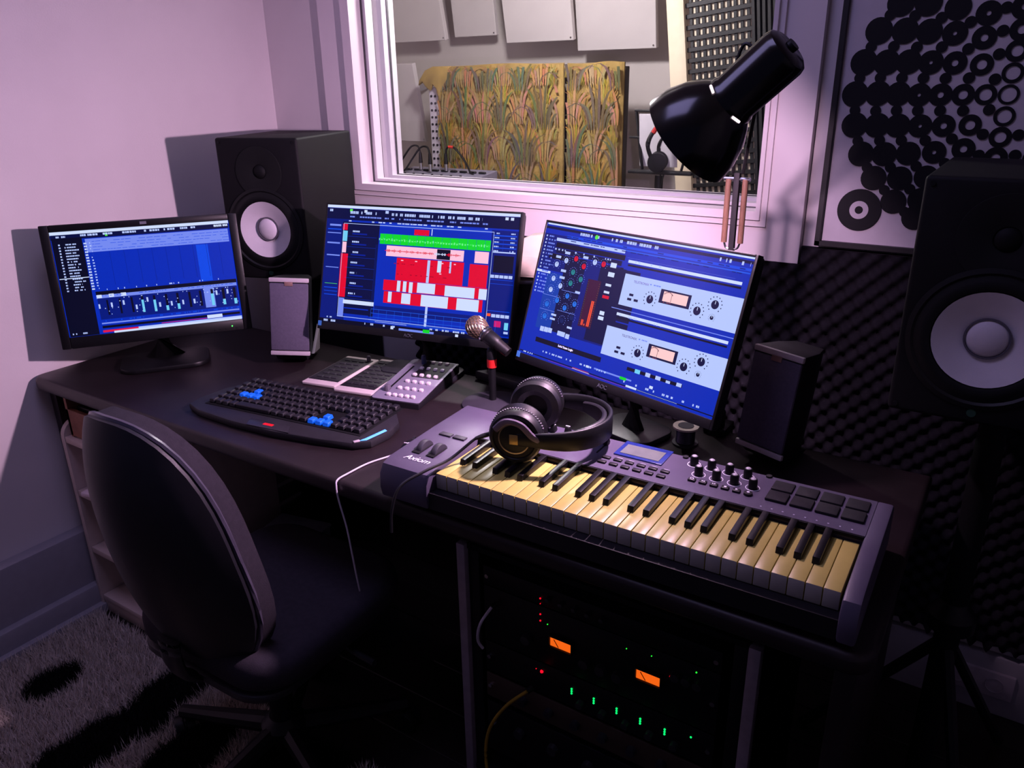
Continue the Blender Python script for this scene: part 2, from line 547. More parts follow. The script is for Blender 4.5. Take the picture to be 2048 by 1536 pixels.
# fold of cloth at the upper left, pegboard strip
MB().prism([(-0.12, 1.527), (-0.215, 1.528), (-0.262, 1.512), (-0.298, 1.470), (-0.305, 1.448), (-0.280, 1.462), (-0.262, 1.440), (-0.240, 1.425), (-0.222, 1.452), (-0.200, 1.430), (-0.185, 1.380), (-0.165, 1.43), (-0.13, 1.47)], 0.052, 0.074, bevel=0.006, M=Matrix.Rotation(PI / 2, 4, 'X')).build('cloth_fold', CL, gob, angle=60)
peg = MB().box((-0.228, -0.02, 0.72), (0.075, 0.05, 1.44), bevel=0.003, seg=1).build('pegboard_strip', mat('pale_pegboard', (188, 180, 190), 0.6, noise=0.03), gob)
hm = MB().cyl((0, 0, 0), (0, -0.004, 0), 0.0055, seg=10).mesh('peg_hole')
for r in range(14):
    for c in range(3):
        link('peg_hole', hm, mat('dark_hole', (30, 26, 32), 0.9), peg, (-0.25 + c * 0.022, -0.0445, 1.40 - r * 0.031))
MB().box((0.25, 0.05, 0.76), (0.9, 0.04, 1.50), bevel=0.004).build('backing_board', mat('dark_board', (50, 44, 40), 0.8), gob)
for x in (-0.1, 0.6):
    MB().box((x, 0.02, 0.03), (0.05, 0.34, 0.06), bevel=0.006).build('foot', mat('dark_board', (50, 44, 40), 0.8), gob)

# small mixing console with cables on a flight case
case = thing('flight_case', 'grey flight case under the booth mixing console', 'case', (0.02, 0.78, 0))
MB().box((0, 0, 0.515), (0.52, 0.40, 1.03), bevel=0.006).build('case_body', mat('case_grey', (70, 68, 80), 0.6), case)
for sx in (-1, 1):
    MB().box((sx * 0.255, -0.195, 0.515), (0.02, 0.02, 1.028), bevel=0.003).build('corner_rail', CHROME, case)
mixer = thing('mixing_console', 'small grey mixing console with plugged cables in the booth', 'mixer', (0.02, 0.78, 1.03))
MB().prism([(-0.17, 0.0), (0.17, 0.0), (0.17, 0.075), (-0.17, 0.035)], -0.23, 0.23, bevel=0.004, M=Matrix.Rotation(PI / 2, 4, 'Z') @ Matrix.Rotation(PI / 2, 4, 'X')).build('mixer_body', mat('mixer_grey', (110, 106, 122), 0.5), mixer)
nb = MB().box((0, 0, 0), (0.034, 0.012, 0.008), bevel=0.002, seg=1).mesh('connector_strip')
for i in range(9):
    link('connector_strip', nb, BLACK, mixer, (-0.2 + i * 0.05, 0.10, 0.071), (0.12, 0, 0))
for i in range(8):
    for j in range(3):
        link('mixer_knob', bpy.data.meshes.get('mixer_knob_mesh') or MB().cyl((0, 0, 0), (0, 0, 0.012), 0.006, 0.005, seg=8).mesh('mixer_knob_mesh'), BLACK, mixer, (-0.19 + i * 0.05, -0.10 + j * 0.05, 0.045 + j * 0.006))
for i, (x, col, lab) in enumerate(((-0.13, None, 'black microphone cable plugged at the left of the booth mixer'), (-0.055, None, 'black microphone cable plugged in the middle of the booth mixer'), (0.01, (190, 50, 40), 'microphone cable with a red band plugged into the booth mixer'))):
    t = thing('microphone_cable', lab, 'cable', (0.02 + x, 0.88 - 0.028 * (i == 1), 1.102), (0, 0, 0), 'cables on the booth mixer')
    MB().cyl((0, 0, 0), (0, 0, 0.028), 0.0085, seg=12).build('connector', CHROME, t)
    MB().cyl((0, 0, 0.028), (0, 0, 0.072), 0.0095, 0.006, seg=12).build('boot', BLACK, t)
    sg = 1 if i == 2 else -1
    MB().tube(smooth_path([(0, 0, 0.07), (sg * 0.012, 0, 0.098), (sg * 0.05, 0, 0.095), (sg * 0.10, 0.0, 0.045), (sg * 0.135, -0.01, 0.0), (sg * 0.16, -0.02, -0.01)], 6), 0.0042, 6).build('cord', BLACK, t)
    if col:
        MB().cyl((sg * 0.018, 0, 0.100), (sg * 0.042, 0, 0.099), 0.006, seg=8).build('colour_band', mat('red_band', col, 0.5), t)

# slatted wall diffuser
dif = thing('slatted_diffuser', 'tall cream-framed diffuser with black cross slats in the booth', 'diffuser', (1.145, 1.24, 0.0), (0, -0.116, 0))
CREAM = mat('cream_panel', (214, 200, 172), 0.6, noise=0.04)
MB().box((0.17, 0.026, 1.05), (0.50, 0.02, 2.1), bevel=0.002).build('back_panel', CREAM, dif)
MB().box((-0.045, 0.01, 1.05), (0.07, 0.05, 2.1), bevel=0.003).build('side_frame', CREAM, dif)
BS = mat('black_slat', (13, 11, 14), 0.6)
hs = MB().box((0, 0, 0), (0.30, 0.006, 0.016), bevel=0.001, seg=1).mesh('cross_slat')
for r in range(28):
    link('cross_slat', hs, BS, dif, (0.095, 0.005, 0.94 + r * 0.0395))
vs = MB().box((0, 0, 0), (0.0125, 0.006, 1.16), bevel=0.001, seg=1).mesh('upright_slat')
for c in range(10):
    link('upright_slat', vs, BS, dif, (0.008 + c * 0.0245, 0.0115, 1.44))
ws = MB().box((0, 0, 0), (0.012, 0.05, 2.0), bevel=0.001, seg=1).mesh('side_slat')
for c in range(7):
    link('side_slat', ws, BS, dif, (0.262 + c * 0.022, -0.02 - c * 0.01, 1.02))

# music stand with headphones hung on it
ms = thing('music_stand', 'black wire music stand in front of the slatted diffuser', 'music stand', (0.985, 0.92, 0.0))
MS = mat('black_wire', (12, 12, 16), 0.5)
MB().cyl((0, 0.03, 0.02), (0, 0.03, 1.12), 0.016, seg=14).build('column', MS, ms)
for a in range(3):
    an = a * 2.094 + 0.5
    MB().tube([(0, 0.03, 0.14), (0.22 * math.cos(an), 0.03 + 0.22 * math.sin(an), 0.012)], 0.009, 8).build('leg', MS, ms)
MB().box((0.02, 0.0, 1.135), (0.25, 0.05, 0.012), bevel=0.003).build('tray', MS, ms)
for (a, b) in (((-0.065, 0.02, 1.14), (-0.112, 0.05, 1.345)), ((-0.13, 0.035, 1.255), (0.15, 0.035, 1.25)), ((-0.118, 0.05, 1.35), (0.14, 0.05, 1.345)), ((0.09, 0.02, 1.14), (0.13, 0.05, 1.345))):
    MB().box(tuple((Vector(a) + Vector(b)) / 2), (0.011, 0.008, (Vector(b) - Vector(a)).length), bevel=0.002, rot=(Vector(b) - Vector(a)).to_track_quat('Z', 'Y').to_euler()).build('wire_bar', MS, ms)
MB().tube([(0.03, -0.03, 1.13), (0.035, -0.032, 1.085), (0.043, -0.03, 1.13)], 0.003, 6).build('page_clip', MS, ms)
MB().box((-0.01, 0.03, 1.245), (0.15, 0.004, 0.19), rot=(0.12, 0, 0)).build('sheet', mat('paper_sheet', (205, 200, 205), 0.7, noise=0.03), ms)
h2 = thing('headphones', 'black headphones with red band hung on the booth music stand', 'headphones', (0.965, 0.885, 1.142), (0, 0.15, 0.3))
MB().lathe([(0.0, 0.0), (0.030, 0.0), (0.036, 0.008), (0.034, 0.022), (0.0, 0.026)], 24, Matrix.Translation((0.03, 0, 0.036)) @ Matrix.Rotation(PI / 2, 4, 'X')).build('ear_cup', BLACK, h2)
MB().lathe([(0.0, 0.0), (0.030, 0.0), (0.036, 0.008), (0.034, 0.022), (0.0, 0.026)], 24, Matrix.Translation((0.03, 0.07, 0.036)) @ Matrix.Rotation(PI / 2, 4, 'X')).build('ear_cup', BLACK, h2)
for yb, nm in ((0.0, 0), (0.055, 1)):
    pass
MB().tube(smooth_path([(0.02, -0.012, 0.03), (-0.015, -0.012, 0.09), (0.0, 0.0, 0.15), (0.03, 0.025, 0.185), (0.04, 0.05, 0.15), (0.02, 0.062, 0.09), (0.03, 0.065, 0.04)], 6), 0.0095, 8, flat=(1, 0.8)).build('headband', BLACK, h2)
MB().tube(smooth_path([(-0.004, -0.014, 0.135), (0.010, -0.008, 0.165), (0.026, 0.012, 0.183)], 5), 0.0085, 8).build('red_trim', mat('red_plastic', (170, 30, 28), 0.4), h2)

# ================================================================== DESK
DESK_M = mat('dark_wenge_laminate', (30, 22, 25), 0.42, noise=0.18, scale=18, bump=0.05, bscale=300, spec=0.35)
desk = thing('desk', 'long dark brown laminate studio desk with rounded front edge', 'desk', (0, 0, 0))
dp = rrect(0.004, -0.957, 2.12, -0.337, 0.035, 6, (1, 1, 0, 0))
MB().prism(dp, ZD - 0.036, ZD, bevel=0.011, seg=4).build('desktop', DESK_M, desk)
for x in (0.025, 2.085):
    MB().box((x, -0.64, (ZD - 0.036) / 2), (0.03, 0.56, ZD - 0.037), bevel=0.002).build('side_panel', DESK_M, desk)
MB().box((1.05, -0.37, 0.52), (2.02, 0.02, 0.34), bevel=0.002).build('back_panel', DESK_M, desk)

# ================================================================== SCREENS
SCREEN_TRACKS = """W 0.000 0.000 0.997 0.031
n 0.001 0.028 0.995 0.074
k 0.004 0.060 0.165 0.998
a 0.180 0.081 0.988 0.208
B 0.180 0.210 0.994 0.594
l 0.788 0.217 0.857 0.579
k 0.184 0.586 0.995 0.626
a 0.184 0.622 0.993 0.658
D 0.187 0.653 0.992 0.860
a 0.187 0.891 0.988 0.905
k 0.187 0.922 0.989 0.945
m 0.186 0.965 0.997 0.986
w 0.385 0.965 0.997 0.990
W 0.246 0.981 0.996 1.003
m 0.186 0.965 0.386 0.965
m 0.519 0.957 0.787 0.952
W 0.007 0.443 0.168 0.436
W 0.790 0.959 0.881 0.925
a 0.792 0.632 0.853 0.848
k 0.233 0.673 0.243 0.820
k 0.302 0.671 0.313 0.818
k 0.368 0.670 0.380 0.818
k 0.428 0.668 0.440 0.817
c 0.427 0.705 0.440 0.827
k 0.495 0.672 0.508 0.822
c 0.494 0.716 0.508 0.832
k 0.564 0.671 0.577 0.822
c 0.562 0.785 0.577 0.833
k 0.629 0.670 0.643 0.822
c 0.628 0.777 0.643 0.832
k 0.699 0.673 0.713 0.826
k 0.763 0.671 0.777 0.825
k 0.832 0.666 0.847 0.821
c 0.831 0.712 0.848 0.831
k 0.899 0.669 0.915 0.824
c 0.899 0.778 0.915 0.834
k 0.966 0.671 0.982 0.827
c 0.966 0.781 0.983 0.837
w 0.187 0.709 0.196 0.752
w 0.255 0.703 0.265 0.746
w 0.322 0.692 0.332 0.736
w 0.390 0.748 0.400 0.792
w 0.457 0.685 0.467 0.729
w 0.523 0.747 0.534 0.792
w 0.591 0.747 0.601 0.791
w 0.658 0.746 0.668 0.791
w 0.724 0.747 0.735 0.793
w 0.861 0.685 0.872 0.731
w 0.927 0.681 0.938 0.727
W 0.186 0.619 0.214 0.650
W 0.253 0.617 0.281 0.649
W 0.320 0.617 0.349 0.649
g 0.293 0.034 0.306 0.066"""
SCREEN_ARRANGE = """W -0.000 -0.000 1.001 0.022
n -0.001 0.025 1.007 0.120
D -0.027 0.115 0.137 0.977
n 0.093 0.135 0.339 0.914
B 0.297 0.132 0.922 0.953
D 0.872 0.134 1.043 0.955
h 0.297 0.132 0.872 0.161
R 0.483 0.166 0.560 0.211
G 0.304 0.216 0.871 0.300
P 0.343 0.310 0.745 0.396
k 0.609 0.312 0.677 0.393
P 0.799 0.308 0.867 0.399
R 0.403 0.404 0.750 0.589
R 0.779 0.410 0.869 0.590
R 0.342 0.592 0.874 0.680
R 0.348 0.687 0.858 0.784
W 0.415 0.592 0.433 0.682
W 0.447 0.593 0.465 0.680
W 0.479 0.596 0.498 0.684
W 0.522 0.594 0.615 0.676
W 0.665 0.598 0.814 0.682
W 0.835 0.599 0.874 0.683
W 0.372 0.688 0.391 0.775
W 0.444 0.692 0.492 0.777
W 0.547 0.689 0.686 0.782
W 0.730 0.690 0.840 0.784
W 0.617 0.404 0.637 0.498
w 0.678 0.404 0.687 0.497
R 0.094 0.154 0.121 0.205
c 0.097 0.211 0.123 0.298
P 0.098 0.304 0.121 0.394
R 0.094 0.403 0.134 0.770
a 0.102 0.778 0.132 0.936
W 0.126 0.791 0.298 0.824
B 0.131 0.856 0.270 0.866
B 0.133 0.908 0.273 0.920
a 0.020 0.160 0.084 0.176
l 0.010 0.198 0.086 0.207
a 0.010 0.230 0.086 0.238
a 0.012 0.312 0.084 0.325
a 0.014 0.417 0.088 0.428
a 0.013 0.522 0.086 0.529
g 0.014 0.666 0.085 0.663
l 0.012 0.696 0.087 0.703
l 0.013 0.726 0.089 0.731
l 0.015 0.756 0.088 0.762
l 0.880 0.170 0.992 0.179
l 0.882 0.202 0.993 0.209
l 0.884 0.234 0.995 0.242
l 0.886 0.266 0.995 0.273
w 0.885 0.298 0.993 0.308
k 0.893 0.329 0.988 0.462
l 0.884 0.515 0.993 0.519
l 0.886 0.548 0.995 0.551
l 0.884 0.760 0.991 0.765
k -0.005 0.965 1.000 1.000
D 0.302 0.816 0.877 0.881
w 0.312 0.946 0.483 0.953
a 0.444 0.982 0.628 1.000
G 0.571 0.970 0.606 0.997
W 0.400 0.972 0.415 0.997
W 0.738 0.979 0.753 1.002
V 0.923 0.838 0.955 0.886
c 0.972 0.846 0.991 0.903
w 0.972 0.916 0.993 0.934
w 0.574 0.778 0.586 0.945
w 0.572 0.156 0.577 0.207
w 0.565 0.407 0.579 0.591
w 0.884 0.480 0.902 0.504
w 0.905 0.480 0.924 0.503
w 0.927 0.480 0.946 0.503
w 0.949 0.480 0.968 0.503
w 0.971 0.479 0.989 0.503
w 0.906 0.787 0.925 0.812
w 0.928 0.787 0.947 0.812
w 0.950 0.787 0.969 0.812
w 0.972 0.787 0.991 0.812
O 0.884 0.784 0.902 0.806
g 0.127 0.028 0.142 0.052
W 0.207 0.030 0.223 0.053
w 0.322 0.029 0.339 0.051
W 0.930 0.030 0.945 0.052
W 0.956 0.031 0.971 0.053"""
SCREEN_PLUGINS = """W 0.005 0.001 1.002 0.012
n -0.000 0.024 1.005 0.043
D -0.008 0.078 0.211 0.494
B -0.009 0.343 0.183 0.949
k 0.005 0.975 1.000 0.982
l 0.130 0.070 0.996 0.086
H 0.139 0.095 0.996 0.103
a 0.467 0.144 0.946 0.143
B 0.033 0.574 1.105 0.884
w 0.075 0.098 0.450 0.121
k 0.080 0.132 0.457 0.168
n 0.087 0.208 0.447 0.174
k 0.053 0.217 0.461 0.254
S 0.065 0.355 0.259 0.776
n 0.154 0.224 0.368 0.774
D 0.267 0.215 0.446 0.773
n 0.347 0.225 0.548 0.761
k 0.084 0.846 0.458 0.881
W 0.476 0.156 0.976 0.175
k 0.478 0.185 0.977 0.198
B 0.479 0.214 0.978 0.228
w 0.477 0.249 1.006 0.462
E 0.658 0.297 0.794 0.387
F 0.673 0.308 0.781 0.372
W 0.481 0.516 0.983 0.535
k 0.484 0.545 0.983 0.557
B 0.485 0.575 0.982 0.584
w 0.449 0.619 1.014 0.819
E 0.664 0.660 0.798 0.747
F 0.679 0.671 0.785 0.734
a 0.448 0.490 1.006 0.495
k 0.592 0.851 0.849 0.873
c 0.631 0.848 0.656 0.875
w 0.682 0.848 0.704 0.875
w 0.729 0.848 0.752 0.873
w 0.777 0.856 0.796 0.873
w 0.824 0.848 0.846 0.872
W -0.003 0.350 0.081 0.367
m 0.182 0.988 0.610 0.987
m 0.324 0.978 0.412 0.975
w 0.322 0.985 0.417 0.981
W 0.606 0.969 0.658 0.983
w 0.660 0.977 0.846 0.979
a 0.435 0.928 0.626 0.939
G 0.569 0.927 0.601 0.946
W 0.392 0.929 0.409 0.945
W 0.713 0.923 0.729 0.942
r 0.390 0.426 0.424 0.447
W 0.392 0.344 0.421 0.361
W 0.392 0.395 0.420 0.411
W 0.392 0.263 0.424 0.294
W 0.394 0.197 0.424 0.230
W 0.396 0.536 0.420 0.563
W 0.394 0.573 0.422 0.598
w 0.094 0.224 0.123 0.242
w 0.140 0.184 0.169 0.203
w 0.244 0.191 0.272 0.209
w 0.139 0.316 0.168 0.334
w 0.140 0.366 0.169 0.384
w 0.244 0.445 0.271 0.461
w 0.141 0.646 0.170 0.661
w 0.139 0.677 0.168 0.692
w 0.244 0.705 0.272 0.720
w 0.096 0.758 0.118 0.794
w 0.120 0.756 0.143 0.792
w 0.144 0.754 0.166 0.789
w 0.199 0.755 0.221 0.789
w 0.220 0.755 0.242 0.790
w 0.246 0.760 0.268 0.794"""

PAL = {'W': (208, 222, 255), 'w': (182, 200, 255), 'a': (116, 138, 240), 'n': (1, 10, 62), 'k': (2, 5, 32), 'B': (0, 42, 182), 'D': (0, 24, 122), 'd': (0, 30, 145),
       'l': (4, 72, 228), 'L': (40, 110, 240), 'R': (226, 2, 44), 'r': (215, 10, 40), 'm': (222, 24, 70), 'G': (8, 214, 40), 'g': (90, 230, 70), 'P': (255, 196, 222), 'c': (112, 205, 244),
       'h': (8, 54, 195), 'H': (24, 88, 228), 'V': (205, 20, 110), 'O': (255, 84, 40), 'S': (8, 60, 170), 'T': (60, 12, 50), 'E': (4, 12, 60), 'F': (255, 205, 205)}
EMI = mat_attr('lit_display', emission=True, strength=1.0)

class Screen:
    def __init__(self, w, h):
        self.w, self.h, self.q, self.layer = w, h, [], 0
    def pt(self, u, v, y):
        return ((u - 0.5) * self.w, y, (0.5 - v) * self.h)
    def rect(self, k, u0, v0, u1, v1):
        y = 0.001 - 0.000002 * len(self.q)
        u0, u1 = max(0, min(u0, u1)), min(1, max(u0, u1)); v0, v1 = max(0, min(v0, v1)), min(1, max(v0, v1))
        c = PAL[k] if isinstance(k, str) else k
        self.q.append(([self.pt(u0, v0, y), self.pt(u1, v0, y), self.pt(u1, v1, y), self.pt(u0, v1, y)], c))
    def disc(self, k, u, v, r, n=14):
        y = 0.001 - 0.000002 * len(self.q)
        c = PAL[k] if isinstance(k, str) else k
        self.q.append(([self.pt(u + r * math.cos(2 * PI * i / n) * self.h / self.w, v + r * math.sin(2 * PI * i / n), y) for i in range(n)], c))
    def dashes(self, k, u0, v, u1, h, seed, fill=0.6, wmin=0.004, wmax=0.012):
        rs = random.Random(seed)
        u = u0
        while u < u1:
            w = rs.uniform(wmin, wmax)
            if rs.random() < fill:
                self.rect(k, u, v, min(u1, u + w * 0.8), v + h)
            u += w
    def spec(self, s):
        for ln in s.split('\n'):
            p = ln.split()
            self.rect(p[0], *map(float, p[1:]))

sL = Screen(0.4308, 0.2693); sL.rect('B', 0, 0, 1, 1); sL.spec(SCREEN_TRACKS)
for k in range(9):
    sL.rect('D', 0.30 + k * 0.078, 0.21, 0.3015 + k * 0.078, 0.535)
sL.dashes('w', 0.16, 0.035, 0.80, 0.018, 3, 0.65, 0.006, 0.018); sL.dashes('w', 0.03, 0.04, 0.08, 0.016, 4)
sL.dashes('W', 0.88, 0.035, 0.99, 0.02, 5, 0.7)
for i in range(17):
    v = 0.115 + i * 0.0272
    sL.dashes('w', 0.035, v, 0.045, 0.014, 20 + i, 1)
    sL.dashes('w', 0.066 + (0.01 if i > 11 else 0), v, 0.12 + 0.03 * random.random(), 0.012, 40 + i, 0.85)
    sL.dashes('W', 0.17, v, 0.185, 0.015, 60 + i, 1.0); sL.dashes('w', 0.20, v, 0.21, 0.012, 80 + i, 0.7)
for r in range(4):
    sL.dashes('l', 0.215, 0.105 + r * 0.027, 0.99, 0.004, 90 + r, 0.8, 0.01, 0.05)
sL.dashes('w', 0.22, 0.565, 0.99, 0.014, 95, 0.12, 0.004, 0.008)
for r in range(6):
    sL.dashes('w', 0.215, 0.66 + r * 0.03, 0.99, 0.008, 110 + r, 0.07, 0.004, 0.007)
sL.dashes('l', 0.21, 0.628, 0.99, 0.006, 131, 0.4); sL.dashes('l', 0.21, 0.87, 0.99, 0.012, 132, 0.5, 0.004, 0.01)
sL.dashes('w', 0.02, 0.965, 0.1, 0.014, 133, 0.6)

sM = Screen(0.543, 0.305); sM.rect('B', 0, 0, 1, 1); sM.spec(SCREEN_ARRANGE)
for k in range(16):
    sM.rect('h', 0.285 + k * 0.043, 0.20, 0.2862 + k * 0.043, 0.30) if k else None
    sM.rect('H', 0.285 + k * 0.043, 0.845, 0.2862 + k * 0.043, 0.945)
    sM.rect('h', 0.285 + k * 0.006, 0.31, 0.2855 + k * 0.006, 0.84) if k < 6 else None
for k in range(4):
    sM.rect('H', 0.285, 0.845 + k * 0.034, 0.87, 0.849 + k * 0.034)
sM.dashes('w', 0.13, 0.045, 0.82, 0.022, 200, 0.55, 0.005, 0.013); sM.dashes('a', 0.13, 0.085, 0.85, 0.012, 201, 0.7, 0.006, 0.02)
sM.dashes('w', 0.1, 0.122, 0.85, 0.01, 202, 0.45, 0.01, 0.03); sM.dashes('w', 0.01, 0.035, 0.04, 0.02, 203)
for i in range(7):
    v = 0.205 + i * 0.087
    sM.dashes('w', 0.152, v, 0.19, 0.014, 210 + i, 0.9); sM.rect('d', 0.15, v + 0.022, 0.232, v + 0.034)
    sM.rect('h', 0.125, v + 0.05, 0.285, v + 0.052)
rs = random.Random(5)
for i in range(150):                                         # wave form inside the green clip
    u = 0.30 + i * 0.0045
    if u < 0.865:
        sM.rect((60, 235, 90) if i % 3 else (150, 255, 190), u, 0.262 - rs.random() * 0.012, u + 0.003, 0.262 + rs.random() * 0.012)
for i in range(110):
    u = 0.335 + i * 0.0036
    a = 0.002 + 0.012 * abs(math.sin(i * 0.35)) * rs.random()
    sM.rect('R' if not (0.592 < u < 0.652) else 'W', u, 0.352 - a, u + 0.0028, 0.352 + a)
for i in range(30):
    sM.rect((150, 0, 30), 0.40 + rs.random() * 0.32, 0.42 + rs.random() * 0.17, 0.40 + rs.random() * 0.32 + 0.0, 0.43) if False else None
for r in range(2):
    sM.dashes((160, 0, 34), 0.39, 0.45 + r * 0.085, 0.71, 0.006, 240 + r, 0.35, 0.004, 0.016)
    sM.dashes('P', 0.39, 0.42 + r * 0.085, 0.71, 0.008, 244 + r, 0.2, 0.01, 0.02)
for (a, b, c, d) in ((0.1, 0.148, 0.884, 0.152), (0.1, 0.935, 0.884, 0.939), (0.1, 0.148, 0.102, 0.939), (0.882, 0.148, 0.884, 0.939)):
    sM.rect('w', a, b, c, d)
for i in range(5):
    sM.dashes('w', 0.888, 0.152 + i * 0.034, 0.91, 0.01, 250 + i, 0.9); sM.dashes('w', 0.965, 0.152 + i * 0.034, 0.985, 0.01, 255 + i, 0.9)
sM.dashes('w', 0.02, 0.972, 0.1, 0.018, 260, 0.7); sM.dashes('w', 0.25, 0.968, 0.44, 0.016, 261, 0.4); sM.dashes('w', 0.6, 0.955, 0.8, 0.014, 262, 0.5)
sM.dashes('w', 0.02, 0.945, 0.07, 0.012, 263, 0.7)

sR = Screen(0.527, 0.296); sR.rect('B', 0, 0, 1, 1); sR.spec(SCREEN_PLUGINS)
sR.dashes('w', 0.2, 0.035, 0.6, 0.02, 300, 0.6, 0.005, 0.014); sR.dashes('w', 0.86, 0.035, 0.99, 0.022, 301, 0.5)
sR.disc('g', 0.29, 0.047, 0.016)
sR.rect('T', 0.298, 0.34, 0.368, 0.68)
for (u0, u1, v0) in ((0.342, 0.348, 0.485), (0.350, 0.356, 0.485), (0.328, 0.333, 0.655), (0.312, 0.317, 0.628), (0.319, 0.323, 0.628)):
    sR.rect('O', u0, v0, u1, 0.668)
for i in range(17):
    v = 0.09 + i * 0.026
    sR.dashes('w', 0.012, v, 0.02, 0.012, 310 + i, 1); sR.dashes('a', 0.03, v, 0.07, 0.011, 330 + i, 0.8)
for r in range(2):
    sR.dashes('D', 0.13, 0.075 + r * 0.028, 0.99, 0.006, 345 + r, 0.5, 0.01, 0.04)
def knob(k, u, v, r, tick=True):
    for i in range(11):
        a = PI * (0.75 + 1.5 * i / 10)
        sR.disc('a' if k != 'E' else 'n', u + 1.75 * r * math.cos(a) * sR.h / sR.w, v + 1.75 * r * math.sin(a), r * 0.16, 5)
    sR.disc(k, u, v, r)
    if tick:
        sR.rect('n' if k != 'E' else 'W', u - 0.0012, v - r * 0.8, u + 0.0012, v - r * 0.1)
for u, v in [(.108, .289), (.157, .249), (.312, .219), (.108, .395), (.156, .437), (.107, .479)]: knob('w', u, v, 0.02)
for u, v in [(.209, .222), (.259, .264), (.359, .22)]: knob('r', u, v, 0.02)
for u, v in [(.209, .32), (.259, .358), (.209, .401)]: knob((30, 130, 140), u, v, 0.02)
for u, v in [(.157, .544), (.104, .589), (.208, .495), (.257, .539), (.208, .584), (.107, .68)]: knob((30, 110, 225), u, v, 0.02)
for u, v in [(.209, .677), (.258, .638)]: knob((10, 30, 90), u, v, 0.02)
for n, (u, v) in enumerate([(.619, .381), (.831, .383), (.896, .321), (.896, .403), (.624, .743), (.836, .741), (.901, .68), (.901, .762)]): knob('E', u, v, 0.013 if n % 4 == 3 else 0.028)
for (u, v) in [(.53, .381), (.525, .412), (.557, .411), (.53, .745), (.525, .776), (.557, .775)]: sR.rect('E', u - 0.01, v - 0.008, u + 0.01, v + 0.008)
for v0 in (0.33, 0.695):                                      # meter arcs and needles
    for i in range(9):
        a = PI * (0.3 + 0.4 * i / 8)
        sR.disc((90, 40, 60), 0.697 + 0.030 * math.cos(a), v0 + 0.055 - 0.075 * math.sin(a), 0.004, 5)
    sR.rect((60, 20, 40), 0.7115, v0 - 0.01, 0.713, v0 + 0.04)
    sR.dashes((120, 60, 80), 0.68, v0 + 0.045, 0.715, 0.007, 371, 0.9)
for i in range(20):
    sR.disc((30, 120, 90), 0.305, 0.36 + i * 0.016, 0.0028, 5); sR.disc((120, 110, 60), 0.364, 0.36 + i * 0.016, 0.0028, 5)
for (u0, v0, u1) in ((.06, .30, .09), (.07, .52, .17), (.17, .46, .27), (.17, .61, .27), (.07, .63, .16)):
    sR.rect('a', u0, v0, u1, v0 + 0.003)
sR.dashes('w', 0.08, 0.175, 0.4, 0.012, 380, 0.45); sR.dashes('w', 0.5, 0.155, 0.7, 0.012, 381, 0.3); sR.dashes('w', 0.5, 0.525, 0.7, 0.012, 382, 0.3)
sR.dashes('a', 0.605, 0.282, 0.655, 0.008, 390, 0.9); sR.dashes('a', 0.607, 0.648, 0.655, 0.008, 391, 0.9)
sR.dashes('w', 0.12, 0.93, 0.5, 0.012, 383, 0.4); sR.dashes('w', 0.55, 0.945, 0.95, 0.014, 384, 0.35); sR.dashes('w', 0.02, 0.975, 0.1, 0.01, 385, 0.6)

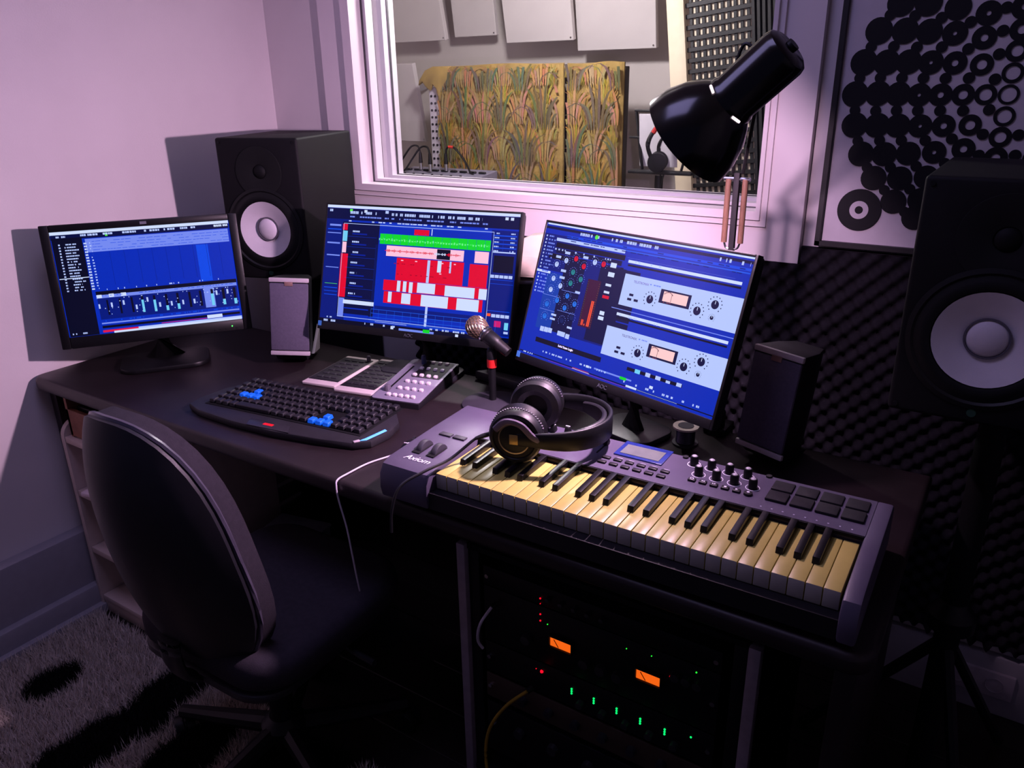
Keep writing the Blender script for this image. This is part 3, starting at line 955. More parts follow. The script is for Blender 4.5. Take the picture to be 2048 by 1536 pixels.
def monitor(label, scr, center, yaw, tilt, bez, dark, base_xy, base_size, stickers=False, logo=None, chunky=False):
    c = Vector(center)
    root = thing('computer_monitor', label, 'monitor', (base_xy[0], base_xy[1], ZD), (0, 0, yaw), 'monitors on the studio desk')
    inv = Matrix.Rotation(-yaw, 3, 'Z')
    loc = inv @ (c - Vector((base_xy[0], base_xy[1], ZD)))
    l, r, t, b = bez
    w, h = scr.w, scr.h
    rot = (tilt, 0, 0)
    fm = MB()
    for (x0, x1, z0, z1) in ((-w / 2 - l, -w / 2, -h / 2 - b, h / 2 + t), (w / 2, w / 2 + r, -h / 2 - b, h / 2 + t), (-w / 2, w / 2, h / 2, h / 2 + t), (-w / 2, w / 2, -h / 2 - b, -h / 2)):
        fm.box(((x0 + x1) / 2, 0.008, (z0 + z1) / 2), (x1 - x0, 0.022 if chunky else 0.018, z1 - z0), bevel=0.0012 if not chunky else 0.003)
    bz = fm.build('bezel', dark, root, loc, rot)
    bc = MB()
    bc.prism(rrect(-w / 2 - l + .001, -h / 2 - b + .001, w / 2 + r - .001, h / 2 + t - .001, 0.008), 0.004, 0.030, bevel=0.006, M=Matrix.Rotation(PI / 2, 4, 'X') @ Matrix.Scale(-1, 4, (0, 0, 1)))
    bc.box((0, 0.045, -0.01), (w * 0.55, 0.04, h * 0.6), bevel=0.015)
    bc.build('back_cover', BLACK, root, loc, rot)
    me = quads_mesh('display', scr.q, EMI)
    scr_o = link('display', me, EMI, root, loc, rot)
    scr_o['label'] = 'lit blue screen with audio software windows'
    # neck from behind the panel down to the foot
    back = loc + Euler(rot).to_matrix() @ Vector((0, 0.06, -h * 0.12))
    MB().tube([(0, back.y + 0.01, 0.012), (0, back.y + 0.015, back.z * 0.5), tuple(back)], 0.045 if chunky else 0.026, 12, flat=(1.2, 0.55)).build('neck', BLACK, root)
    bw, bd = base_size
    ft = MB()
    ft.prism(rrect(-bw / 2, -bd / 2, bw / 2, bd / 2, min(bw, bd) * 0.28, 6), 0.0, 0.014, bevel=0.004)
    ft.build('foot', dark if chunky else mat('dark_grey_stand', (34, 33, 40), 0.4), root, (0, back.y * 0.35, 0))
    if stickers:
        MB().box((-w / 2 + 0.004, -0.0022, -h / 2 - 0.004), (0.010, 0.0008, 0.013)).build('sticker', mat('blue_sticker', (60, 120, 190), 0.5, emit=(20, 70, 140), estr=0.15), root, loc, rot)
    else:
        MB().cyl((w * 0.43, -0.003, -h / 2 - b * 0.55), (w * 0.43, -0.0045, -h / 2 - b * 0.55), 0.0017, seg=8).build('power_light', mat('green_led', (40, 200, 60), 0.4, emit=(70, 255, 90), estr=3), root, loc, rot)
        MB().box((0.005, -0.0036, h / 2 + t * 0.5), (0.016, 0.001, 0.007)).build('maker_badge', mat('grey_badge', (110, 110, 120), 0.4), root, loc, rot)
        bn = MB()
        for i in range(5):
            bn.box((w * 0.33 + i * 0.014, -0.004, -h / 2 - b * 0.75), (0.006, 0.002, 0.003))
        bn.build('button_row', BLACK, root, loc, rot)
    if logo:
        o = text('maker_logo', logo, 0.012, mat('grey_print', (64, 66, 76), 0.5), root, loc, rot, align='CENTER')
        o.rotation_euler = (tilt + PI / 2, 0, 0)
        o.location = loc + Euler(rot).to_matrix() @ Vector((0, -0.0022, -h / 2 - b * 0.75))
    return root, loc, rot
BEZ = mat('monitor_black', (16, 15, 18), 0.4, spec=0.3)
monitor('smaller wide-bezel black monitor beside the left wall, angled to the desk centre', sL, (0.256, -0.714, 0.989), 0.941, -0.142, (0.022, 0.022, 0.018, 0.030), BEZ, (0.235, -0.700), (0.23, 0.16), chunky=True)
monitor('middle thin-bezel monitor showing red and green audio tracks', sM, (0.919, -0.420, 1.023), 0.178, -0.297, (0.004, 0.006, 0.005, 0.019), BEZ, (0.910, -0.412), (0.22, 0.10), stickers=True, logo='AOC')
rm, rloc, rrot = monitor('right thin-bezel monitor showing white compressor panels with needle meters', sR, (1.531, -0.511, 1.028), -0.281, -0.314, (0.004, 0.006, 0.005, 0.019), BEZ, (1.545, -0.450), (0.15, 0.12), stickers=True, logo='AOC')
INK = mat('screen_ink', (20, 16, 60), 0.6, emit=(24, 14, 80), estr=0.6)
WINK = mat('screen_white_ink', (200, 210, 255), 0.6, emit=(205, 215, 255), estr=0.9)
def screen_text(body, u, v, size, m):
    o = text('display_text', body, size, m, rm, (0, 0, 0), (0, 0, 0), depth=0.00005)
    o.rotation_euler = (rrot[0] + PI / 2, 0, 0)
    o.location = rloc + Euler(rrot).to_matrix() @ Vector(((u - 0.5) * sR.w, 0.0008 - 0.000002 * len(sR.q), (0.5 - v) * sR.h))
screen_text('TELETRONIX', 0.527, 0.298, 0.0066, INK)
screen_text('TELETRONIX', 0.533, 0.664, 0.0066, INK)
screen_text('Solid State Logic', 0.222, 0.868, 0.0068, WINK)

# ================================================================== STUDIO SPEAKERS
SPK = mat('speaker_vinyl', (14, 13, 16), 0.65, noise=0.1, scale=80, bump=0.15, bscale=900, spec=0.2)
CONE = mat('white_cone', (205, 198, 205), 0.55, noise=0.03, scale=30, bump=0.1, bscale=600)
def boolean_cut(me, cutters):
    ob = bpy.data.objects.new('cut_target', me)
    COL.objects.link(ob)
    cs = []
    for c in cutters:
        co = bpy.data.objects.new('cutter', c)
        COL.objects.link(co)
        md = ob.modifiers.new('b', 'BOOLEAN')
        md.operation = 'DIFFERENCE'
        md.solver = 'EXACT'
        md.object = co
        cs.append(co)
    bpy.context.view_layer.update()
    out = bpy.data.meshes.new_from_object(ob.evaluated_get(bpy.context.evaluated_depsgraph_get()))
    for o in cs + [ob]:
        bpy.data.objects.remove(o, do_unlink=True)
    out.polygons.foreach_set('use_smooth', [True] * len(out.polygons))
    out.set_sharp_from_angle(angle=math.radians(30))
    return out
CABINET = boolean_cut(MB().box((0, 0.167, 0.195), (0.25, 0.334, 0.39), bevel=0.007, seg=3).mesh('speaker_cabinet'),
                      [MB().cyl((0, -0.02, 0.142), (0, 0.05, 0.142), 0.103, seg=48).mesh('c1'), MB().cyl((0, -0.02, 0.300), (0, 0.02, 0.300), 0.064, seg=40).mesh('c2')])
def studio_speaker(label, loc, yaw, led):
    t = thing('studio_speaker', label, 'speaker', loc, (0, 0, yaw), 'white-coned studio speakers')
    link('cabinet', CABINET, SPK, t)
    Mw = Matrix.Translation((0, 0, 0.142)) @ ROT_FRONT
    MB().lathe([(0.116, -0.004), (0.116, 0.003), (0.108, 0.005), (0.104, 0.002), (0.096, 0.004), (0.088, 0.006), (0.080, 0.003), (0.0765, -0.005)], 48, Mw).build('woofer_surround', mat('rubber_surround', (10, 10, 12), 0.5, spec=0.35), t)
    MB().lathe([(0.078, -0.001), (0.060, -0.008), (0.030, -0.020), (0.0, -0.026)], 48, Matrix.Translation((0, -0.0035, 0.142)) @ ROT_FRONT).build('woofer_cone', CONE, t)
    MB().lathe([(0.031, -0.021), (0.0305, -0.016), (0.027, -0.0125), (0.018, -0.009), (0.008, -0.007), (0.0, -0.0065)], 32, Matrix.Translation((0, -0.0035, 0.142)) @ ROT_FRONT).build('dust_cap', CONE, t)
    MB().lathe([(0.0335, -0.016), (0.0335, -0.0125), (0.0308, -0.0125), (0.0308, -0.018)], 40, Matrix.Translation((0, -0.0035, 0.142)) @ ROT_FRONT).build('cap_ring', mat('cap_groove', (84, 80, 90), 0.6), t)
    Mt = Matrix.Translation((0, 0, 0.300)) @ ROT_FRONT
    tw = MB().lathe([(0.070, -0.002), (0.069, 0.0025), (0.055, 0.002), (0.035, -0.001), (0.020, -0.004), (0.019, -0.006)], 40, Mt).build('tweeter_waveguide', mat('waveguide_black', (9, 9, 11), 0.8, spec=0.3), t)
    MB().lathe([(0.0195, -0.007), (0.015, -0.001), (0.008, 0.002), (0.0, 0.003)], 24, Mt).build('tweeter_dome', mat('dome_black', (8, 8, 10), 0.7, spec=0.2), tw)
    MB().lathe([(0.0, 0.001), (0.0065, 0.001), (0.0075, -0.001)], 20, Matrix.Translation((0.0, -0.0005, 0.018)) @ ROT_FRONT).build('maker_badge', mat('dim_badge', (40, 60, 52), 0.3, emit=(20, 60, 40), estr=0.12 if led else 0.02), t)
    for sx in (-1, 1):
        for z in (0.012, 0.378):
            MB().cyl((sx * 0.113, 0.0, z), (sx * 0.113, -0.002, z), 0.004, seg=10).build('screw', BLACK, t)
    return t
studio_speaker('large black studio speaker with white cone beside the left corner', (0.385, -0.421, 0.939), 0.327, False)
studio_speaker('large black studio speaker with white cone on a stand at the right', (2.163, -0.515, 0.927), -0.009, True)
def speaker_stand(label, x, y, top, yaw):
    t = thing('speaker_stand', label, 'speaker stand', (x, y, 0), (0, 0, yaw), 'stands under the studio speakers')
    MB().box((0, 0, top - 0.006), (0.24, 0.26, 0.012), bevel=0.003).build('top_plate', BLACK, t)
    MB().cyl((0, 0, 0.02), (0, 0, top - 0.012), 0.024, seg=20).build('pole', BLACK_MATT, t)
    MB().lathe([(0.045, 0), (0.045, 0.03), (0.030, 0.05), (0.024, 0.06)], 20, Matrix.Translation((0, 0, top * 0.45))).build('collar', BLACK, t)
    for a in range(3):
        an = a * 2.094 + 0.6
        MB().tube([(0, 0, top * 0.42), (0.25 * math.cos(an), 0.25 * math.sin(an), 0.016)], 0.012, 8).build('leg', BLACK, t)
    return t
speaker_stand('black tripod stand under the right studio speaker', 2.20, -0.33, 0.927, 0.35)
pln = thing('speaker_plinth', 'black box plinth behind the desk under the left studio speaker', 'speaker stand', (0.335, -0.160, 0), (0, 0, 0.327), 'stands under the studio speakers')
MB().box((0, 0, 0.46), (0.245, 0.235, 0.90), bevel=0.004).build('column', BLACK_MATT, pln)
MB().box((0, 0, 0.925), (0.25, 0.25, 0.028), bevel=0.003).build('top_plate', BLACK, pln)
MB().box((0, 0, 0.010), (0.27, 0.26, 0.020), bevel=0.003).build('base_plate', BLACK, pln)

# ================================================================== SMALL DESKTOP SPEAKERS
GRILLE = mat('grey_grille_cloth', (86, 79, 98), 0.85, noise=0.1, scale=200, bump=0.3, bscale=1500, spec=0.2)
SILVER = mat('silver_plastic', (176, 164, 172), 0.35, noise=0.03, spec=0.5)
def small_speaker(label, loc, rot, foot):
    t = thing('desktop_speaker', label, 'speaker', loc, rot, 'small desktop speakers')
    h, w = 0.21, 0.105
    MB().prism([(-w / 2, 0.0), (w / 2, 0.0), (w / 2 - 0.006, 0.065), (w / 2 - 0.022, 0.11), (-w / 2 + 0.022, 0.11), (-w / 2 + 0.006, 0.065)], -h / 2, h / 2, bevel=0.003).build('cabinet', BLACK, t)
    MB().box((0, -0.003, 0), (w - 0.003, 0.009, h - 0.028), bevel=0.003).build('grille', GRILLE, t)
    for z in (h / 2 - 0.006, -h / 2 + 0.006):
        MB().box((0, -0.002, z), (w, 0.010, 0.0115), bevel=0.002).build('silver_trim', SILVER, t)
    MB().box((0, -0.008, h / 2 - 0.0155), (0.022, 0.003, 0.011), bevel=0.001).build('maker_badge', mat('copper_badge', (150, 118, 112), 0.35, metal=0.4), t)
    if foot: MB().prism([(0.035, -h / 2 - 0.001), (0.115, -h / 2 - 0.001), (0.118, -h / 2 + 0.07)], w / 2 - 0.004, w / 2 + 0.004, bevel=0.001, M=Matrix(((0, 0, 1, 0), (1, 0, 0, 0), (0, 1, 0, 0), (0, 0, 0, 1)))).build('foot', SILVER, t)
    MB().prism([(0.0, -h / 2 - 0.001), (0.115, -h / 2 - 0.001), (0.09, -h / 2 - 0.016), (0.02, -h / 2 - 0.016)], -w / 2 + 0.012, w / 2 - 0.012, M=Matrix(((0, 0, 1, 0), (1, 0, 0, 0), (0, 1, 0, 0), (0, 0, 0, 1)))).build('base', BLACK, t)
    return t
small_speaker('small grey-grilled desktop speaker between the left and middle monitors', (0.557, -0.520, 0.876), (-0.14, 0.06, 0.614), True)
small_speaker('small grey-grilled desktop speaker to the right of the right monitor', (1.826, -0.452, 0.871), (-0.12, 0.04, -0.292), False)

# ================================================================== DESK LAMP
lamp = thing('desk_lamp', 'black architect desk lamp with bell shade lit over the right monitor', 'lamp', (1.697, -0.345, ZD))
LB = mat('gloss_black_enamel', (7, 7, 9), 0.18, noise=0.05, spec=0.5)
O = Vector((1.697, -0.345, ZD))
mouth = Vector((1.688, -0.607, 1.369)); cap = Vector((1.836, -0.615, 1.499))
ax_d = (mouth - cap).normalized()
L0 = (mouth - cap).length
Ms = Matrix.Translation(cap - O) @ ax_d.to_track_quat('Z', 'Y').to_matrix().to_4x4()
inner = mat('white_enamel_inside', (230, 225, 220), 0.5, noise=0.02)
sh = MB().lathe([(0.0, -0.006), (0.030, -0.005), (0.038, 0.000), (0.0405, 0.008), (0.0405, L0 - 0.098), (0.043, L0 - 0.094), (0.0435, L0 - 0.086), (0.052, L0 - 0.078), (0.069, L0 - 0.056), (0.082, L0 - 0.026), (0.0868, L0 - 0.002), (0.0875, L0 + 0.003),
                   (0.0855, L0 + 0.002), (0.084, L0 - 0.001), (0.080, L0 - 0.026), (0.067, L0 - 0.055), (0.050, L0 - 0.0725), (0.0, L0 - 0.073)], 48, Ms).build('lamp_shade', LB, lamp)
sh.data.materials.append(inner)
for p in sh.data.polygons:
    pc = Ms.inverted() @ p.center
    rr = math.hypot(pc.x, pc.y)
    if pc.z > L0 - 0.075 and p.normal.dot(Ms.to_3x3() @ Vector((pc.x, pc.y, 0))) < 0 or (pc.z > L0 - 0.0745 and rr < 0.03):
        p.material_index = 1
for an in (0.6, 2.2, 3.8, 5.4):
    M2 = Ms @ Matrix.Rotation(an, 4, 'Z') @ Matrix.Translation((0.0445, 0, L0 - 0.087)) @ Matrix.Rotation(0.3, 4, 'Y')
    b = MB(); b.box((0, 0, 0), (0.003, 0.018, 0.0042), bevel=0.0014); b.bm.transform(M2)
    b.build('vent_slot', mat('lit_vent_slot', (255, 240, 230), 0.4, emit=(255, 225, 240), estr=2.0), lamp)
MB().lathe([(0.0, 0.0), (0.014, 0.0), (0.02, 0.012), (0.030, 0.030), (0.028, 0.046), (0.016, 0.058), (0.0, 0.060)], 24, Ms @ Matrix.Translation((0, 0, L0 - 0.072))).build('bulb', mat('frosted_bulb', (255, 235, 240), 0.4, emit=(255, 225, 245), estr=4.0), lamp)
for kind, power, soft in (('POINT', LAMP_POWER, 0.012), ('SPOT', BEAM_POWER, 0.02)):
    pl = bpy.data.lights.new('desk_lamp_light', kind)
    pl.energy = power
    pl.color = LAMP_COLOR
    pl.shadow_soft_size = soft
    if kind == 'SPOT':
        pl.spot_size = math.radians(150)
        pl.spot_blend = 1.0
    po = bpy.data.objects.new('desk_lamp_light', pl)
    COL.objects.link(po)
    po.parent = lamp
    po.location = mouth - O + ax_d * 0.005
    po.rotation_euler = (-ax_d).to_track_quat('Z', 'Y').to_euler()
# arm: two-spring lower arm, upper arm, clamp
elbow = Vector((1.697, -0.362, 1.290)) - O
ARM = mat('arm_dark_metal', (16, 14, 18), 0.7, spec=0.2)
SPR = mat('tan_spring', (88, 64, 52), 0.5, spec=0.2)
def bar(a, b, s, m, name, par, bevel=0.001):
    a, b = Vector(a), Vector(b)
    return MB().box(tuple((a + b) / 2), (s, s, (b - a).length), bevel=bevel, rot=(b - a).to_track_quat('Z', 'Y').to_euler()).build(name, m, par)
bar((0, -0.017, 0.07), elbow, 0.011, ARM, 'lower_arm', lamp)
for sx in (-1, 1):
    MB().cyl((sx * 0.0165, -0.017, 0.415), (elbow.x + sx * 0.0165, elbow.y, elbow.z - 0.012), 0.0058, seg=12).build('spring', SPR, lamp)
    MB().tube(smooth_path([(sx * 0.0165, -0.017, 0.418), (sx * 0.012, -0.017, 0.405), (sx * 0.004, -0.017, 0.402)], 4), 0.002, 6).build('spring_hook', CHROME, lamp)
MB().cyl((elbow.x - 0.026, elbow.y, elbow.z - 0.012), (elbow.x + 0.026, elbow.y, elbow.z - 0.012), 0.004, seg=10).build('elbow_pin', CHROME, lamp)
neck = cap + ax_d * (L0 - 0.11) - O - Vector((0, -0.045, 0.0))
for sx in (-1, 1):
    bar(elbow + Vector((sx * 0.01, 0, 0)), neck + Vector((sx * 0.01, 0.012, 0.0)), 0.006, ARM, 'upper_arm', lamp)
bar(neck + Vector((0, 0.012, 0)), neck + Vector((0, -0.008, 0.0)), 0.024, BLACK, 'head_joint', lamp)
MB().lathe([(0.018, 0.0), (0.018, 0.05), (0.013, 0.06), (0.008, 0.10)], 16, Matrix.Translation((0, -0.017, 0.0))).build('swivel_post', BLACK, lamp)
cl = MB(); cl.box((0, 0.0, 0.008), (0.05, 0.06, 0.016), bevel=0.003); cl.box((0, 0.020, -0.03), (0.05, 0.014, 0.09), bevel=0.003); cl.box((0, -0.006, -0.068), (0.05, 0.05, 0.012), bevel=0.003)
cl.build('clamp', BLACK, lamp)
cp = cap - O
MB().tube(smooth_path([cp + Vector((-0.04, 0.04, -0.02)), cp + Vector((-0.062, 0.05, 0.0)), cp + Vector((-0.082, 0.052, 0.012)), cp + Vector((-0.092, 0.05, -0.018)), cp + Vector((-0.088, 0.05, -0.06)), neck + Vector((0.0, 0.02, 0.01))], 6), 0.003, 6).build('power_cord', BLACK, lamp)
MB().cyl(tuple(cp - ax_d * 0.0062 + Vector((0, 0, 0))), tuple(cp - ax_d * 0.012), 0.010, seg=14).build('switch_knob', BLACK, lamp)

# ================================================================== MIDI KEYBOARD
AXO = thing('midi_keyboard', 'long grey keyboard controller with yellowed white keys along the desk front', 'keyboard', (1.3836, -0.9419, ZD), (0, 0, 0.0165))
AXM = mat('grey_violet_plastic', (74, 68, 86), 0.42, noise=0.06, scale=30, bump=0.08, bscale=900, spec=0.35)
AXD = mat('dark_grey_plastic', (22, 20, 25), 0.5, spec=0.3)
XL, XR = -0.112, 0.710
side = lambda x0, x1, poly, bev: (poly, x0, x1)
YZ = Matrix(((0, 0, 1, 0), (1, 0, 0, 0), (0, 1, 0, 0), (0, 0, 0, 1)))     # (a,b,c) -> x=c, y=a, z=b
body = MB()
cheek = [(-0.022, 0.012), (-0.026, 0.030), (-0.024, 0.058), (-0.014, 0.074), (0.006, 0.0805), (0.140, 0.087), (0.255, 0.090), (0.268, 0.082), (0.270, 0.012)]
body.prism(cheek, XL, -0.003, bevel=0.004, M=YZ)
body.prism(cheek, 0.685, XR, bevel=0.004, M=YZ)
body.prism([(0.142, 0.012), (0.142, 0.087), (0.255, 0.090), (0.268, 0.082), (0.270, 0.012)], -0.004, 0.686, M=YZ)
MB().prism([(-0.020, 0.012), (-0.020, 0.044), (0.145, 0.0445), (0.145, 0.012)], -0.003, 0.685, bevel=0.0015, M=YZ).build('key_slip', AXD, AXO)
AXB = body.build('case', AXM, AXO)
for x in (-0.08, 0.3, 0.68):
    for y in (0.02, 0.24):
        MB().cyl((x, y, 0), (x, y, 0.013), 0.012, seg=14).build('rubber_foot', BLACK_MATT, AXO)
KEYW = mat('yellowed_ivory_key', (174, 160, 86), 0.35, noise=0.04, scale=25, spec=0.4)
KEYB = mat('black_key', (13, 12, 15), 0.32, spec=0.4)
kwm = MB(); kwm.box((0, 0.069, 0.0665), (0.0225, 0.138, 0.017), bevel=0.0012); kwm = kwm.mesh('white_key')
kw2 = MB(); kw2.box((0, 0.069, 0.060), (0.0225, 0.138, 0.030), bevel=0.0012)
kwm = kw2.mesh('white_key')
kwm.materials.append(KEYW)
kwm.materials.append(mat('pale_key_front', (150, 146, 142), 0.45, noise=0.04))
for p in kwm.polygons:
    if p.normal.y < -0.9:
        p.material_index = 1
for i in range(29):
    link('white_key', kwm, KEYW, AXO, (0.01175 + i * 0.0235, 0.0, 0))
kbm = MB(); kbm.prism([(0.0, 0.070), (0.004, 0.085), (0.092, 0.0875), (0.093, 0.070)], -0.0055, 0.0055, bevel=0.0012, M=Matrix.Translation((0, 0.049, 0)) @ YZ)
kbm = kbm.mesh('black_key')
for i in range(28):
    if i % 7 in (0, 1, 3, 4, 5):
        off = {0: -0.0015, 1: 0.0015, 3: -0.002, 4: 0, 5: 0.002}[i % 7]
        link('black_key', kbm, KEYB, AXO, (0.0235 * (i + 1) + off, 0, 0))
MB().box((0.341, 0.141, 0.0835), (0.688, 0.005, 0.006), bevel=0.001).build('felt_strip', BLACK_MATT, AXO)
def pz(y):       # panel height
    return 0.087 + (y - 0.142) * (0.003 / 0.113) if y > 0.14 else 0.0805 + (y - 0.006) * (0.0065 / 0.134)
# display
fm = MB(); fm.box((0.297, 0.231, pz(0.231) + 0.0006), (0.092, 0.060, 0.003), bevel=0.001)
lcd = fm.build('display_frame', mat('blue_frame_reflection', (34, 44, 104), 0.2, emit=(20, 60, 190), estr=0.08), AXO)  # faint blue emission paints the monitor reflection onto the frame
MB().box((0.297, 0.228, pz(0.231) + 0.0023), (0.074, 0.038, 0.0012)).build('display_glass', mat('lcd_glass', (92, 94, 92), 0.2, emit=(110, 114, 100), estr=0.12), lcd)
bm1 = MB().box((0, 0, 0), (0.0155, 0.0085, 0.005), bevel=0.0012).mesh('push_button')
for r in range(2):
    for c in range(6):
        link('push_button', bm1, AXD, AXO, (0.246 + c * 0.0222, 0.183 - r * 0.019, pz(0.17) + 0.001))
for i in range(5):
    MB().box((0.268 + i * 0.0222, 0.1925, pz(0.19) + 0.0003), (0.010, 0.0012, 0.0006)).build('button_print', mat('pale_print', (170, 165, 185), 0.5), AXO)
# rotary knobs with white ring print
kn = MB().lathe([(0.0075, 0), (0.0072, 0.014), (0.0062, 0.017), (0.0, 0.0175)], 20).mesh('rotary_knob')
kc = MB().lathe([(0.0045, 0.0172), (0.003, 0.0185), (0.0, 0.019)], 14).mesh('knob_cap')
kr = MB().lathe([(0.0118, 0.0), (0.0118, 0.0006), (0.0107, 0.0006), (0.0107, 0.0)], 28).mesh('ring_print')
CAPM = mat('pale_knob_cap', (160, 155, 165), 0.4); RINGM = mat('white_print', (215, 210, 225), 0.5)
for r in range(2):
    for c in range(4):
        x, y = (0.391 + c * 0.0313, 0.2335) if r == 0 else (0.410 + c * 0.0308, 0.2025)
        k_ = link('rotary_knob', kn, BLACK, AXO, (x, y, pz(y)))
        link('knob_cap', kc, CAPM, k_); link('ring_print', kr, RINGM, k_)
tb = MB().box((0, 0, 0), (0.013, 0.010, 0.006), bevel=0.0015).mesh('transport_button')
tri = lambda pts, par: None
for c in range(6):
    x, y = 0.407 + c * 0.019, 0.178
    if c == 5:
        b = MB().lathe([(0.0075, 0), (0.007, 0.004), (0.0, 0.0045)], 18).build('transport_button', AXD, AXO, (x, y, pz(y)))
    else:
        b = link('transport_button', tb, AXD, AXO, (x, y, pz(y) + 0.001))
    g = MB()
    zt = 0.0048 if c == 5 else 0.0033
    if c == 0:
        g.lathe([(0.0033, 0), (0.0033, 0.0003), (0.0023, 0.0003), (0.0023, 0)], 16, Matrix.Translation((0, 0, zt)))
    elif c == 1 or c == 2:
        s = -1 if c == 1 else 1
        for d in (-0.0017, 0.0017):
            g.prism([(d - s * 0.0015, -0.002), (d + s * 0.0015, 0.0), (d - s * 0.0015, 0.002)] if s > 0 else [(d + 0.0015, 0.002), (d - 0.0015, 0.0), (d + 0.0015, -0.002)], zt, zt + 0.0003)
    elif c == 3:
        g.box((0, 0, zt), (0.004, 0.004, 0.0004))
    elif c == 4:
        g.prism([(-0.002, -0.0025), (0.0025, 0), (-0.002, 0.0025)], zt, zt + 0.0003)
    else:
        g.lathe([(0.0, 0.0003), (0.0025, 0.0003), (0.0025, 0)], 14, Matrix.Translation((0, 0, zt)))
    g.build('symbol_print', RINGM, b)
pd = MB().box((0, 0, 0), (0.0335, 0.0325, 0.006), bevel=0.0022).mesh('drum_pad')
for r in range(2):
    for c in range(4):
        link('drum_pad', pd, mat('rubber_pad', (27, 25, 30), 0.75, spec=0.2), AXO, (0.546 + c * 0.0385, 0.227 - r * 0.037, pz(0.21) + 0.001))
for (x, y) in ((0.369, 0.251), (0.516, 0.252)):
    MB().lathe([(0.0055, 0), (0.005, 0.003), (0.0, 0.0034)], 16).build('round_button', AXD, AXO, (x, y, pz(y)))
# faders under the headphones
for c in range(6):
    x = 0.082 + c * 0.028
    MB().box((x, 0.218, pz(0.218) + 0.0001), (0.003, 0.052, 0.0008)).build('fader_slot', BLACK_MATT, AXO)
    f = MB().box((x, 0.238 - (c % 2) * 0.006, pz(0.236) + 0.008), (0.012, 0.017, 0.014), bevel=0.003, taper=(0.8, 0.5)).build('fader_cap', BLACK, AXO)
    MB().box((x, 0.238 - (c % 2) * 0.006, pz(0.236) + 0.0152), (0.0085, 0.0025, 0.0008)).build('fader_line', RINGM, f)
# wheels and octave buttons
for c in range(2):
    x = -0.072 + c * 0.033
    MB().box((x, 0.062, pz(0.06) + 0.0004), (0.018, 0.056, 0.001), bevel=0.0003).build('wheel_slot', BLACK_MATT, AXO)
    w = MB(); w.lathe([(0.0, -0.006), (0.021, -0.006), (0.022, -0.004), (0.022, 0.004), (0.021, 0.006), (0.0, 0.006)], 28, Matrix.Translation((x, 0.062, pz(0.06) - 0.008)) @ Matrix.Rotation(PI / 2, 4, 'Y'))
    w.build('bend_wheel', mat('wheel_grey', (44, 42, 50), 0.5), AXO)
    MB().box((-0.065 + c * 0.032, 0.121, pz(0.12) + 0.001), (0.027, 0.013, 0.004), bevel=0.001).build('octave_button', mat('wheel_grey', (44, 42, 50), 0.5), AXO)
o = text('name_print', 'Axiom', 0.021, RINGM, AXO, (-0.082, 0.010, pz(0.008) + 0.0008), (0.045, 0, 0.0), shear=0.25)
for i in range(9):
    MB().box((0.53 + i * 0.017, 0.152, pz(0.152) + 0.0002), (0.0025, 0.0025, 0.0004)).build('zone_print', mat('pale_print', (170, 165, 185), 0.5), AXO)

# ================================================================== HEADPHONES ON THE KEYBOARD
HPM = mat('soft_black_leather', (17, 15, 20), 0.42, noise=0.1, spec=0.4)
hp = thing('headphones', 'black over-ear headphones lying across the keyboard controller', 'headphones', (1.470, -0.768, 0.826), (0, 0, 0.30))
hp.scale = (1.1, 1.1, 1.1)
# local frame: +x towards headband crown, cups on -y and +y
def cup(y, s, face):
    M = Matrix.Translation((0, y, 0.047)) @ Matrix.Rotation(-s * PI / 2, 4, 'X')     # local z -> outward
    c = MB().lathe([(0.0, 0.0), (0.041, 0.0), (0.0445, 0.004), (0.0445, 0.018), (0.041, 0.024), (0.036, 0.026), (0.034, 0.023), (0.026, 0.022), (0.025, 0.026), (0.018, 0.028), (0.0, 0.0285)], 40, M).build('ear_cup', BLACK, hp)
    MB().lathe([(0.020, -0.002), (0.041, -0.004), (0.0465, -0.012), (0.043, -0.021), (0.032, -0.024), (0.022, -0.018), (0.020, -0.002)], 40, M).build('ear_cushion', HPM, hp)
    MB().lathe([(0.0262, 0.0225), (0.0262, 0.0272), (0.0242, 0.0272), (0.0242, 0.0225)], 36, M).build('silver_ring', mat('brushed_silver', (170, 155, 130), 0.3, metal=0.8), c)
    bd = MB(); bd.box((0, 0, 0.029), (0.014, 0.017, 0.0012), bevel=0.0004); bd.bm.transform(M)
    bd.build('maker_badge', mat('gold_badge', (178, 150, 92), 0.35, metal=0.7), c)
    tk = MB()
    for i in range(26):
        a = PI * (0.1 + 0.8 * i / 25)
        tk.box((0.0449 * math.cos(a), 0.0449 * math.sin(a) , 0.006), (0.002, 0.002, 0.004))
    tk.bm.transform(M @ Matrix.Rotation(0 if s < 0 else PI, 4, 'Z'))
    tk.build('ribbing', mat('rib_grey', (70, 62, 74), 0.5), c)
    return c
cup(-0.064, -1, True); cup(0.064, 1, False)
arc = []
for i in range(33):
    a = -PI / 2 + PI * i / 32
    arc.append((0.035 + 0.104 * math.cos(a) ** 0.9 if math.cos(a) > 0 else 0.035, 0.088 * math.sin(a), 0.047))
pts = [(0.005, -0.090, 0.047)] + arc + [(0.005, 0.090, 0.047)]
